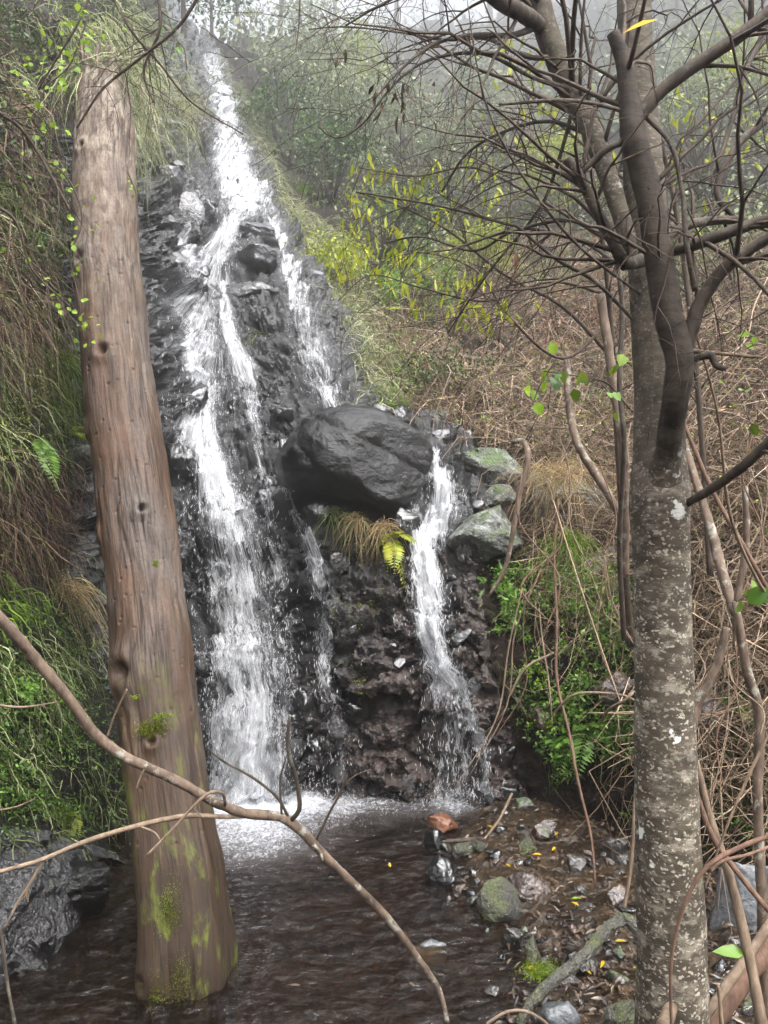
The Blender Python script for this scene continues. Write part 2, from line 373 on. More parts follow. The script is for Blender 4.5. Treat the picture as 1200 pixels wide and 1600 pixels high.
def wall(px, py, off=0.0):
    """displaced wall point (and normal) behind photo pixel px, py"""
    px = np.clip(np.asarray(px, float), xs[0] + 1, xs[-1] - 1); py = np.clip(np.asarray(py, float), ys[0] + 1, ys[-1] - 1)
    i = np.clip(np.searchsorted(xs, px, 'right') - 1, 0, _w - 2); j = np.clip(np.searchsorted(ys, py, 'right') - 1, 0, _h - 2)
    u = ((px - xs[i]) / (xs[i + 1] - xs[i]))[..., None]; v = ((py - ys[j]) / (ys[j + 1] - ys[j]))[..., None]
    def L(G): return (G[j, i] * (1 - u) + G[j, i + 1] * u) * (1 - v) + (G[j + 1, i] * (1 - u) + G[j + 1, i + 1] * u) * v
    n = unit(L(GN)); return L(GP) + n * off, n
def wallD(px, py): return wall(px, py)[0][..., 1]

soil = sstep(560, 700, GX) * sstep(800, 950, GY) * 0.9 + sstep(430, 520, GX) * sstep(1000, 1100, GY) * 0.5 + sstep(500, 600, GX) * (1 - sstep(600, 680, GX)) * sstep(880, 960, GY) * 0.4
soil = np.clip(soil, 0, 1)
mossa = np.clip(sstep(500, 560, GX) * sstep(820, 860, GY) * (1 - sstep(1060, 1120, GY)) + (1 - sstep(120, 200, GX)) * 0.8 + 0.5 * sstep(560, 700, GX) * sstep(600, 700, GY), 0, 1)
WET = m_rock('wet_basalt', soil=(0.034, 0.019, 0.013), bumpk=1.15, dark=rgb('0b0b0c', .6), light=rgb('222123'), wet=0.97, attrs=True, fine=24.0)
t = NT('bank_soil'); p = t.pos(); n1 = t.noise(p, 3.0, 6, .6); n2 = t.noise(p, 22.0, 4, .6)
c = t.ramp(n1, [(0.3, rgb('0a0806')), (0.5, rgb('140f0b')), (0.62, rgb('101208')), (0.8, rgb('181a0b'))])
SOIL = t.done(t.pbsdf(c, 0.8, t.bump(n2, 0.8, 0.04, t.bump(n1, .5, .1)), spec=0.25))
t = NT('hill_earth'); p = t.pos(); n1 = t.noise(p, 0.8, 6, .6); n2 = t.noise(p, 14.0, 4, .6)
c = t.ramp(n1, [(0.3, rgb('0e0c09')), (0.48, rgb('1a140f')), (0.6, rgb('211812')), (0.75, rgb('1a1c10'))])
EARTH = t.done(t.pbsdf(c, 0.9, t.bump(n2, 0.8, 0.06), spec=0.2))
fq = grid_faces(_h, _w); fx = GX.reshape(-1)[fq].mean(1); fy = GY.reshape(-1)[fq].mean(1)
fl = np.interp(fy, edgeL[:, 0], edgeL[:, 1]); fr = np.interp(fy, edgeR[:, 0], edgeR[:, 1])
Vg = GP.reshape(-1, 3)
def piece(name, mask, m, smooth=True):
    f = fq[mask]; idx, inv = np.unique(f, return_inverse=True)
    return tag(mk(name, Vg[idx], inv.reshape(-1, 4).astype(np.int64), m, smooth=smooth, attrs={'soil': soil.reshape(-1)[idx], 'moss': mossa.reshape(-1)[idx]}, origin=np.zeros(3)), kind='structure')
ridge = np.interp(fx, [240, 300, 340, 450, 600, 750, 900, 1000], [-90, 40, 62, 58, 42, 34, -10, -90]) + 6 * np.sin(fx * .11) + 4 * np.sin(fx * .31)
isrock = (fx >= fl - 4) & (fx < fr) | ((fx < 140) & (fy > 1300))
rock_face = tag(piece('rock_face', isrock & (fy > ridge), WET, False), label='dark wet stepped basalt face behind the waterfall')
left_bank = tag(piece('left_bank', (fx < fl - 4) & ~isrock & (fy > ridge), SOIL), label='overgrown bank with hanging grass at the left')
hillside = tag(piece('hillside', (fx >= fr) & ~isrock & (fy > ridge), EARTH), label='misty overgrown hillside rising to the right')

# ------------------------------------------------------------------ stream bed and pool
SH = np.array([(1.0, .5), (3.5, .5), (3.75, .58), (4.4, .78), (5.0, .5), (6.0, .42), (6.8, .85), (8, .9)])
def ground_z(x, y):
    x = np.asarray(x, float); y = np.asarray(y, float)
    s = x - np.interp(y, SH[:, 0], SH[:, 1]); q = np.stack([x, y, 0 * x], -1)
    z = -0.36 + 0.43 * sstep(-1.0, 0.5, s) + sstep(-.7, 0.4, s) * (0.10 * fbm(q, 1.6, 3) + 0.05 * fbm(q, 6.0, 3)) + 0.03 * fbm(q + 5, 3.0, 3)
    z = z + 0.22 * np.clip(x - 1.7, 0, 8) + 0.35 * np.clip(-x - 2.3, 0, 8)
    k = 1 - sstep(1.0, 3.3, y); z = z * (1 - k) + k * (0.8 + 0.1 * fbm(q, 0.7, 3))
    z = z + np.clip(-3 - y, 0, 8) * .9 * (1 + .25 * fbm(q, .25, 3)) + .35 * np.clip(-3 - y, 0, 1) * fbm(q, .8, 3)  # unseen bank behind the camera, raised to hold back frontal sky light
    return z
gx = np.concatenate([np.arange(-60, -16, 4), np.arange(-16, -4, 1), np.arange(-4, -1.5, .12), np.arange(-1.5, 2.6, .028), np.arange(2.6, 5, .2), np.arange(5, 16, 1), np.arange(16, 61, 4)])
gy = np.concatenate([np.arange(-40, -14, 4), np.arange(-14, 0, .7), np.arange(0, 3.2, .15), np.arange(3.2, 7.2, .03), np.arange(7.2, 9, .2), np.arange(9, 90, 6)])
X, Y = np.meshgrid(gx, gy); Zg = ground_z(X, Y)
Zg = np.where(Y > 9, -1.0, Zg)
Zg = np.where((np.abs(X) > 5) & (Y > -1), np.minimum(Zg, 1.0), Zg)
t = NT('stream_bed_mud'); p = t.pos(); n1 = t.noise(p, 3.5, 6, .65); n2 = t.noise(p, 30.0, 4, .6); v = t.vor(p, 16.0)
c = t.ramp(n1, [(0.3, rgb('17120a')), (0.5, rgb('382a17')), (0.62, rgb('4c3a22')), (0.75, rgb('302a20'))])
c = t.mix(t.mr(v.outputs['Distance'], 0.25, 0.45, 0.0, 0.5), c, rgb('1c1612'))
c = t.mix(t.mr(t.noise(p, 9.0, 3), .6, .7, 0, .5), c, rgb('5a4230'))
BED = t.done(t.pbsdf(c, t.mr(n1, .3, .7, .18, .6), t.bump(n2, .8, .02, t.bump(v.outputs['Distance'], .7, .03)), spec=.5))
tag(mk('stream_bed', np.stack([X, Y, Zg], -1).reshape(-1, 3), grid_faces(*X.shape), BED, origin=np.zeros(3)), label='brown stony stream bed and muddy shore', kind='structure')

FALLS = [  # x, y, spread x, spread y, strength of churned water where each fall lands
 (-1.12, 6.6, .5, .34, 1.0), (-1.0, 5.95, .6, .55, .62), (.62, 6.6, .35, .25, .42), (-.4, 6.6, .5, .3, .32), (.1, 6.5, .9, .35, .22)]
wx = np.concatenate([np.arange(-5, -2.4, .2), np.arange(-2.4, 2.2, .021), np.arange(2.2, 4.4, .2)])
wy = np.concatenate([np.arange(1.6, 3.2, .2), np.arange(3.2, 7.5, .021)])
X, Y = np.meshgrid(wx, wy); q = np.stack([X, Y, 0 * X], -1)
churn = sum(k * np.exp(-((X - a) / sx) ** 2 - ((Y - b) / sy) ** 2) for a, b, sx, sy, k in FALLS)
r1 = np.hypot(X + 1.1, Y - 6.9)
Zw = 0.016 * np.exp(-r1 / 3.0) * np.sin(r1 * 17 + 5 * fbm(q, 1.3, 2)) * sstep(-1.9, -1.2, X + 0 * Y)
Zw += 0.026 * (1 - sstep(0.3, 1.1, X)) * fbm(q * np.array([1, 2.2, 1]), 4.5, 3) + 0.012 * fbm(q * np.array([1, 1.7, 1]), 11, 2) * (1 - .8 * sstep(0.3, .9, X)) + np.clip(churn, 0, 1) * (0.035 * ridged(q, 9, 3) + .02 * fbm(q, 22, 2))
t = NT('pool_water'); p = t.pos(); ch = t.attr('churn')
n1 = t.noise(t.pos((1, 2.0, 1)), 8.0, 4, .6, .6); n2 = t.noise(p, 38.0, 5, .6, .8)
b = t.bump(n1, .65, .06); b = t.bump(n2, t.math('MULTIPLY', ch, .9), .02, b)
fres = t.n('Fresnel', {'IOR': 1.33, 'Normal': b}).outputs[0]
body = t.n('MixShader', {0: t.mr(ch, .05, .7, .05, .85), 1: t.n('BsdfTransparent', {'Color': rgb('b49a6e')}).outputs[0], 2: t.n('BsdfDiffuse', {'Color': t.mix(ch, rgb('4a3a30'), rgb('85888c'))}).outputs[0]}).outputs[0]
sh = t.n('MixShader', {0: fres, 1: body, 2: t.n('BsdfGlossy', {'Color': (1, 1, 1), 'Roughness': 0.04, 'Normal': b}).outputs[0]}).outputs[0]
fo = t.math('MULTIPLY', t.mr(t.math('ADD', t.noise(p, 24.0, 6, .72, 1.2), t.math('MULTIPLY', ch, .42)), .68, .96), t.mr(ch, 0.02, .35, 0, .9))
sh = t.n('MixShader', {0: fo, 1: sh, 2: t.pbsdf((.62, .64, .67), .35, b)}).outputs[0]
POOL = t.done(sh)
tag(mk('pool_water', np.stack([X, Y, Zw], -1).reshape(-1, 3), grid_faces(*X.shape), POOL, origin=np.zeros(3), attrs={'churn': np.clip(churn, 0, 1).reshape(-1)}), label='dark rippled plunge pool with white foam under the falls', kind='structure')
def gnd(px, py, dz=0.0):
    """ground or water point that shows at photo pixel px, py"""
    px = np.asarray(px, float); py = np.asarray(py, float); z = 0.0 * px
    for _ in range(7):
        D = (CZ - z) * F / (py - 800); x = (px - 600) / F * D; z = np.maximum(ground_z(x, D), 0.0)
    return np.stack([x, D, z + dz], -1)

# ------------------------------------------------------------------ falling water
def m_fall(name, white=.8):
    t = NT(name); e = t.attr('dens'); uv = t.uv()
    a = t.noise(t.uv((30, 4.2, 1)), 1.0, 5, .65, .15); b2 = t.noise(t.uv((85, 16, 1)), 1.0, 4, .7, .2); c2 = t.noise(t.uv((8, 1.8, 1)), 1.0, 3, .5, .2)
    s = t.math('ADD', t.math('MULTIPLY', a, .5), t.math('ADD', t.math('MULTIPLY', b2, .36), t.math('MULTIPLY', c2, .28)))
    th = t.mr(e, 0, 1, .80, .38)
    al = t.mr(t.math('SUBTRACT', s, th), -.03, .17)
    al = t.math('MULTIPLY', al, t.mr(e, .0, .12))
    nb = t.bump(s, .9, .03)
    w = t.pbsdf((white, white * 1.01, white * 1.03), .25, nb, spec=.5)
    w = t.n('MixShader', {0: .35, 1: w, 2: t.n('BsdfTranslucent', {'Color': (.8, .82, .85), 'Normal': nb}).outputs[0]}).outputs[0]
    film = t.n('MixShader', {0: t.math('MULTIPLY', t.n('Fresnel', {'IOR': 1.33, 'Normal': nb}).outputs[0], t.mr(e, .02, .2, 0, .18)), 1: t.n('BsdfTransparent').outputs[0], 2: t.n('BsdfGlossy', {'Roughness': .08, 'Normal': nb}).outputs[0]}).outputs[0]
    return t.done(t.n('MixShader', {0: t.math('MULTIPLY', al, .92), 1: film, 2: w}).outputs[0])
FALLM = m_fall('white_water')
t = NT('water_drops'); DROPM = t.done(t.n('MixShader', {0: .5, 1: t.pbsdf((.88, .9, .93), .15), 2: t.n('BsdfTransparent').outputs[0]}).outputs[0])
def gsmooth(a, k):
    if k < 1: return a
    w = np.exp(-0.5 * (np.arange(-2 * k, 2 * k + 1) / k) ** 2); w /= w.sum()
    p = np.pad(a, ((2 * k, 2 * k), (0, 0)), 'edge'); return np.stack([np.convolve(p[:, i], w, 'valid') for i in range(a.shape[1])], 1)
DROPS = Acc()
def drops_at(P, T, n, spread, Lr, Wr, rng):
    k = rng.integers(0, len(P), n); c = P[k] + rng.normal(size=(n, 3)) * spread; dd = unit(T[k] + rng.normal(size=(n, 3)) * .25)
    L = rng.uniform(*Lr, n)[:, None]; W = rng.uniform(*Wr, n)[:, None]; s = unit(np.cross(dd, rng.normal(size=(n, 3)))); u = np.cross(dd, s)
    V = np.stack([c - dd * L, c + s * W, c + u * W, c - s * W, c - u * W, c + dd * L * .6], 1).reshape(-1, 3)
    f = np.array([[0, 2, 1], [0, 3, 2], [0, 4, 3], [0, 1, 4], [5, 1, 2], [5, 2, 3], [5, 3, 4], [5, 4, 1]])
    DROPS.add(V, None, (np.arange(n)[:, None, None] * 6 + f[None]).reshape(-1, 3))
def minf(a, k):
    p = np.pad(a, ((k, k), (1, 1)), 'edge'); h, w = a.shape
    return np.min([p[i:i + h, j:j + w] for i in range(2 * k + 1) for j in range(3)], axis=0)
def fall(name, path, label, off=.04, dens=1.0, layers=2, drops=300, smooth=6, drop_spread=.03):
    """a stream of water over the rock: path rows are photo x, photo y, width in photo pixels, thickness of flow 0..1"""
    rng = np.random.default_rng(abs(int(path[0][0] * 31 + path[0][1] * 7)) % 9999)
    path = np.asarray(path, float); root = empty(name, wall(path[-1, 0], path[-1, 1])[0], label); root['kind'] = 'structure'
    Lpx = np.linalg.norm(np.diff(path[:, :2], axis=0), axis=1).sum(); n = int(Lpx / 3.0) + 4
    R = crom(path, n); T2 = np.gradient(R[:, :2], axis=0); T2 /= np.linalg.norm(T2, axis=1, keepdims=True); S2 = np.stack([-T2[:, 1], T2[:, 0]], -1)
    S2 = np.where(np.abs(T2[:, 1:]) > .35, np.stack([-np.ones(n), .2 * np.sign(T2[:, 0])], -1), S2)
    for lay in range(layers):
        w0 = R[:, 2].max(); m = max(7, int(w0 / 3.4)); s = np.linspace(-1, 1, m)
        edge = 1 + .22 * fbm(np.stack([np.arange(n) * .06, np.full(n, lay * 7.7), 0 * R[:, 0]], -1), 1, 3)
        hw = (R[:, 2] * .5 * 1.25 * edge)[:, None]; qx = R[:, 0, None] + S2[:, 0, None] * hw * s; qy = R[:, 1, None] + S2[:, 1, None] * hw * s
        qy = np.clip(qy, -50, 1262)
        Pw = wall(qx, qy)[0]; D = Pw[..., 1]; Dm = minf(D, 4); Dm = np.minimum(gsmooth(gsmooth(Dm, smooth).T, 1).T, minf(D, 1)); Dm = gsmooth(Dm, 2)
        o = off * (1 + .9 * lay) * np.sqrt(np.clip(1 - s * s, 0, 1))[None] + .006
        mpp = D.mean() / F
        al = np.concatenate([[0], np.cumsum(np.linalg.norm(np.diff(PX(R[:, 0], R[:, 1], Dm[:, m // 2]), axis=0), axis=1))])
        U = s[None] * hw * mpp + lay * 3.3 + path[0, 0] * .01; Vv = al[:, None] + 0 * U + lay * 1.7
        rip = fbm(np.stack([U * 22, Vv * 4, 0 * U + lay], -1), 1, 3)
        Ds = Dm - o - .03 * rip * np.sqrt(np.clip(1 - s * s, 0, 1))[None]
        e = np.clip(1.25 * (1 - np.abs(s)) ** .6, 0, 1)[None] * R[:, 3, None] * dens * (1 if lay == 0 else .75)
        tt = np.linspace(0, 1, n)[:, None]; e = e * sstep(0, .02, tt)
        cc = np.array([0, 0, CZ]); Ps = cc + (Pw - cc) * (Ds / D)[..., None]
        mk('water_sheet', Ps.reshape(-1, 3), grid_faces(n, m), FALLM, root, uv=np.stack([U, Vv], -1).reshape(-1, 2), attrs={'dens': e.reshape(-1)})
    if drops:
        k = rng.random(drops * 2); r = crom(path, 200); i = (k * 199).astype(int); keep = rng.random(drops * 2) < r[i, 3]; i = i[keep]
        px = r[i, 0] + rng.normal(size=len(i)) * r[i, 2] * .34; py = np.clip(r[i, 1] + rng.normal(size=len(i)) * 4, -40, 1255)
        P = wall(px, py)[0]; P = P + unit(np.array([0, -.3, CZ]) - P) * (off * 1.5 + np.abs(rng.normal(size=len(i))) * drop_spread)[:, None]; T = np.tile([0, -.25, -1.0], (len(i), 1))
        drops_at(P, T, len(i), .012, (.010, .035), (.0012, .0034), rng)
    return root
fall('waterfall', [(318,86,30,.75),(328,115,44,.8),(340,160,52,.8),(352,220,58,.78),(366,275,64,.8),(382,325,84,.78),(388,352,92,.65)], 'topmost chute of the waterfall emerging from the mist', drops=300, off=.06)
fall('waterfall', [(372,345,46,.75),(352,375,42,.8),(335,402,80,.75),(320,420,114,.7),(308,450,112,.6),(294,490,136,.6),(294,540,134,.64),(296,600,120,.7),(301,650,98,.74),(312,700,70,.8),(330,745,70,.8),(350,790,84,.74),(362,840,102,.7),(370,900,114,.66),(376,970,122,.64),(384,1050,132,.66),(388,1130,140,.74),(390,1200,148,.8),(390,1258,156,.9)], 'main white cascade plunging behind the bare trunk into the pool', drops=4200, off=.07, layers=3, drop_spread=.12)
fall('waterfall', [(263,305,10,.7),(268,335,14,.7),(271,370,15,.7),(270,410,22,.8),(268,450,22,.8)], 'thin trickle left of the upper rock steps', off=.03, drops=60)
fall('waterfall', [(228,170,16,.45),(246,215,22,.5),(268,262,24,.45),(300,310,26,.5),(338,350,24,.5)], 'shallow film sliding down the upper left slab', off=.03, drops=30, layers=1)
fall('waterfall', [(352,440,22,.85),(353,480,24,.85),(362,530,34,.8),(380,575,46,.7),(393,620,36,.6),(403,665,26,.6),(410,705,18,.5)], 'middle strand beside the square ledge block', off=.035, drops=200)
fall('waterfall', [(345,545,60,.42),(362,600,72,.4),(366,660,74,.36),(372,730,60,.3),(395,800,50,.3)], 'lacy veil spread over the pitted face', off=.03, drops=120, layers=1)
fall('waterfall', [(412,346,30,.65),(428,372,24,.7),(440,410,24,.7),(452,455,30,.7),(466,495,40,.62),(484,545,56,.55),(500,590,52,.58),(513,630,44,.62),(520,645,40,.5)], 'right upper strand running down to the black boulder', off=.035, drops=350)
fall('waterfall', [(478,685,22,.5),(456,702,18,.62),(447,735,15,.66),(450,775,15,.64),(468,820,18,.62),(486,860,28,.62),(500,910,36,.62),(507,970,40,.6),(509,1040,32,.62),(520,1100,40,.5),(528,1170,46,.42),(530,1250,50,.42)], 'narrow trickle dropping left of the tufted ledge', off=.04, drops=500, drop_spread=.06)
fall('waterfall', [(408,705,18,.5),(418,770,24,.5),(432,850,30,.55),(440,940,34,.5),(444,1040,36,.5),(450,1130,40,.45),(455,1250,44,.4)], 'faint side spray right of the main cascade', off=.05, drops=350, layers=1, drop_spread=.08)
fall('waterfall', [(672,732,12,.8),(684,758,34,.8),(690,785,58,.75),(680,812,66,.7),(664,838,40,.8),(662,870,40,.9),(668,920,52,.85),(672,970,54,.8),(684,1020,48,.8),(698,1070,60,.65),(708,1130,78,.55),(712,1190,92,.5),(714,1250,100,.5)], 'right cascade spilling past the black boulder', off=.06, drops=1500, drop_spread=.09)
fall('waterfall', [(690,790,20,.6),(692,830,16,.6),(690,870,14,.5)], 'short side spill beside the lichen rock', off=.04, drops=40, layers=1)
fall('waterfall', [(688,1010,26,.75),(712,1050,28,.75),(732,1090,26,.75),(744,1140,28,.7),(756,1190,28,.7),(764,1240,26,.65)], 'outermost strand at the right foot of the falls', off=.05, drops=250)
for a, b_, sx, sy, k in FALLS[:4]:
    rng = np.random.default_rng(int(k * 100)); m = int(1500 * k)
    P = np.stack([a + rng.normal(size=m) * sx * .6, b_ + rng.normal(size=m) * sy * .5, np.abs(rng.normal(size=m)) * .16 * k + .01], -1)
    drops_at(P, unit(rng.normal(size=(m, 3)) + [0, 0, .8]), m, .01, (.004, .012), (.0012, .003), rng)
tag(DROPS.build('water_spray', DROPM, origin=np.zeros(3)), 'white drops and spray flying around the falls', 'spray', kind='stuff')

# ------------------------------------------------------------------ rocks
def ico(sub):
    import bmesh
    bm = bmesh.new(); bmesh.ops.create_icosphere(bm, subdivisions=sub, radius=1.0)
    V = np.array([v.co[:] for v in bm.verts]); T = np.array([[v.index for v in f.verts] for f in bm.faces]); bm.free(); return V, T
ICO = {k: ico(k) for k in (2, 3, 4, 5, 6)}
def rock_shape(seed, sub=4, cuts=16, rough=.09, flat=.42):
    rng = np.random.default_rng(seed); V, T = ICO[sub]; V = V.copy()
    for k in range(cuts):
        n = unit(rng.normal(size=3)); h = rng.uniform(flat, .82); dd = V @ n; V = np.where((dd > h)[:, None], V - (dd - h)[:, None] * n * .93, V)
    o = seed * 3.7; r = np.linalg.norm(V, axis=1, keepdims=True)
    V = V * (1 + rough * fbm(V + o, 1.6, 4)[:, None] + rough * .35 * ridged(V + o, 4.5, 2)[:, None])
    f = (voronoi(V + o, 2.2, True)[3] * .10 + voronoi(V + o, 5.0, True)[3] * .035) * (rough > .05)
    return V * (1 + f[:, None]), T
def rock(name, c, size, m, seed, label=None, cat='rock', group=None, parent=None, sub=4, rotz=None, tilt=0.0, **k):
    """c centre, size = full width, depth, height"""
    V, T = rock_shape(seed, sub, **k); rng = np.random.default_rng(seed + 50); a = rng.uniform(0, 6.28) if rotz is None else rotz
    if rotz is None:
        R = np.array([[math.cos(a), -math.sin(a), 0], [math.sin(a), math.cos(a), 0], [0, 0, 1]]); V = V @ R.T
    V = V / np.abs(V).max(0); V = V * np.array(size) / 2
    if tilt: V = V @ np.array([[math.cos(tilt), 0, math.sin(tilt)], [0, 1, 0], [-math.sin(tilt), 0, math.cos(tilt)]]).T
    o = mk(name, V + np.asarray(c), [T], m, parent)
    return tag(o, label, cat if parent is None else None, group)
t = NT('boulder_black'); p = t.pos(); nb = t.noise(p, 5.0, 6, .6); nf = t.noise(p, 34.0, 4, .65)
BOULD = t.done(t.pbsdf(t.mix(t.mr(nb, .4, .7), rgb('060606'), rgb('141312')), t.mr(nb, .35, .65, .05, .16), t.bump(t.noise(p, 17.0, 5, .7), .8, .03, t.bump(nb, .6, .05)), spec=.5))
BLACK = m_rock('black_wet_rock', rgb('050506'), rgb('121212'), wet=1.0, fine=16.0, bumpk=.5)
STEP = m_rock('wet_step_rock', rgb('0f0f11'), rgb('2e2d30'), wet=.97, fine=20.0, bumpk=.6)
LICH = m_rock('lichen_rock', rgb('2a2a28'), rgb('55544e'), wet=.35, fine=22.0, lichen=rgb('8e948a'), moss_amt=.5, topmoss=True)
STONE = m_rock('wet_stream_stone', rgb('171513'), rgb('393530'), wet=.85, fine=22.0, moss_amt=.3, bumpk=.6, topmoss=True)
MOSSY = m_rock('mossy_stone', rgb('24231c'), rgb('4d4b3e'), wet=.5, fine=30.0, moss_amt=.5, moss=rgb('33390f'))
GREYS = m_rock('grey_stone', rgb('3a3d3e'), rgb('63676a'), wet=.45, fine=40.0, bumpk=.35)
RUST = m_rock('rust_stone', rgb('57331f'), rgb('7a4c30'), wet=.6, fine=30.0, bumpk=.5)
BROWN = m_rock('brown_stone', rgb('231914'), rgb('453326'), wet=.85, fine=26.0, moss_amt=.1, bumpk=.6)
def wrock(px, py, w, h, m, seed, label, fwd=.25, depth=None, **k):
    """a rock sitting in the wall, sized in photo pixels"""
    P, n = wall(np.float64(px), np.float64(py)); D = P[1]; W, H = w * D / F, h * D / F; dp = depth or .9 * min(W, H * 1.4)
    P = P + unit(np.array([0, 0, CZ]) - P) * (dp * fwd)
    return rock('boulder' if w > 60 else 'rock', P, (W, dp, H), m, seed, label, **k)
def hero_shape(seed, sub, **k):
    V, T = rock_shape0(seed, sub, cuts=4, rough=.04, flat=.66); rng = np.random.default_rng(77); V = V * (1 + .16 * fbm(V + 3, .8, 3)[:, None])
    for j in range(3):
        n = unit(np.array([.35 + .2 * rng.normal(), .4 * rng.normal(), 1.0])); dd = V @ n + .15 * fbm(V + j, 1.3, 2) - (-.3 + .35 * j)
        V = V - unit(V) * (.022 * np.exp(-(dd / .04) ** 2))[:, None]
    return V * (1 + .010 * fbm(V, 10, 4)[:, None] + .02 * fbm(V, 4, 3)[:, None]), T
rock_shape0 = rock_shape; rock_shape = hero_shape
wrock(558, 748, 236, 172, BOULD, 3, 'huge glossy black boulder jutting between the two lower falls', fwd=.36, sub=6, rotz=0, cuts=10, rough=.14, flat=.5, depth=1.25, tilt=.10)
rock_shape = rock_shape0
for px, py, w, h, m, sd, lb in [
 (396, 386, 86, 66, STEP, 5, 'upper rounded block between the upper water strands'),
 (402, 428, 80, 54, STEP, 6, 'rounded block with a pale wet top, second of the step'),
 (382, 466, 92, 40, STEP, 7, 'broad low ledge block under the two rounded blocks'),
 (322, 478, 62, 66, STEP, 8, 'square block behind the wide curtain of water'),
 (292, 348, 50, 84, STEP, 9, 'tall smooth block left of the topmost chute'),
 (236, 300, 58, 62, STEP, 10, 'rounded wet rock high up beside the trunk'),
 (262, 262, 50, 34, BLACK, 11, 'dark wedge of rock under the upper slab'),
 (242, 425, 44, 60, BLACK, 12, 'black rock left of the wide water curtain'),
 (240, 365, 46, 46, STEP, 13, 'grey wet rock beside the upper trickle'),
 (486, 456, 26, 26, GREYS, 14, 'small pale stone beneath a moss tuft beside the right strand'),
 (590, 652, 56, 36, STEP, 15, 'wet stone lying behind the black boulder top'),
 (625, 658, 44, 36, STEP, 16, 'pale wet stone at the foot of the hillside'),
 (680, 672, 44, 44, LICH, 17, 'moss capped stone above the right cascade'),
 (680, 704, 40, 28, STEP, 18, 'flat grey stone above the right cascade'),
 (765, 738, 124, 84, LICH, 19, 'lichen covered boulder at the top of the right bank'),
 (782, 768, 60, 52, LICH, 20, 'small white lichen rock between two larger ones'),
 (752, 832, 140, 92, LICH, 22, 'mossy lichen boulder right of the right cascade'),
 (872, 770, 150, 110, LICH, 23, 'pale boulder under a clump of dry grass'),
 (560, 792, 40, 40, BLACK, 24, 'black knob of rock above the hanging grass tufts'),
 (505, 830, 60, 60, BLACK, 25, 'wet rock left of the hanging grass tufts'),
 (640, 850, 46, 60, BLACK, 26, 'dark wet rock left of the right cascade'),
 (420, 800, 44, 50, BLACK, 27, 'dark rock between the main cascade and the narrow trickle'),
 (450, 660, 40, 34, BLACK, 28, 'dark stone left of the black boulder'),
 (275, 740, 60, 70, BLACK, 29, 'black ledge left of the main cascade'),
 (268, 640, 50, 60, BLACK, 30, 'wet ledge between trunk and main cascade'),
 (940, 880, 90, 70, BROWN, 34, 'brown earthy rock behind hanging dry stems'),
 (1120, 1130, 110, 120, BROWN, 35, 'dark boulder behind the lichen spotted trunk'),
 (960, 1080, 90, 70, BROWN, 36, 'rock ledge over the fern hollow'),
 (850, 1130, 60, 50, BROWN, 37, 'dark rock under the leafy bank'),
 (60, 1410, 120, 110, BOULD, 38, 'wet rock at the waterline of the left bank'),
 (20, 1480, 100, 90, BOULD, 39, 'low wet rock at the left edge of the pool')]:
    wrock(px, py, w, h, m, sd, lb, sub=5 if w > 80 else 4)
# loose and embedded stones that give the rock face its broken surface: parts of the face
shared = [rock_shape(900 + k, 3, cuts=18, rough=.12, flat=.4) for k in range(8)]
sm = []
for k, (V, T) in enumerate(shared):
    for mm in (WET, BLACK):
        o = mk('stone', V, [T], mm, rock_face, origin=np.zeros(3)); sm.append(o.data); bpy.data.objects.remove(o)
rng = np.random.default_rng(31); cnt = 0
while cnt < 150:
    px, py = rng.uniform(150, 800), rng.uniform(200, 1250)
    if not np.interp(py, edgeL[:, 0], edgeL[:, 1]) + 8 < px < np.interp(py, edgeR[:, 0], edgeR[:, 1]) - 4: continue
    if 400 < px < 570 and 490 < py < 650: continue
    P, n = wall(np.float64(px), np.float64(py)); s = rng.uniform(.05, .14) * (1.4 if py < 450 else 1)
    o = bpy.data.objects.new('stone', sm[rng.integers(len(sm))]); COL.objects.link(o); o.parent = rock_face
    o.location = P - n * s * .15; o.rotation_euler = rng.uniform(0, 6.28, 3); o.scale = s * rng.uniform(.7, 1.3, 3); cnt += 1
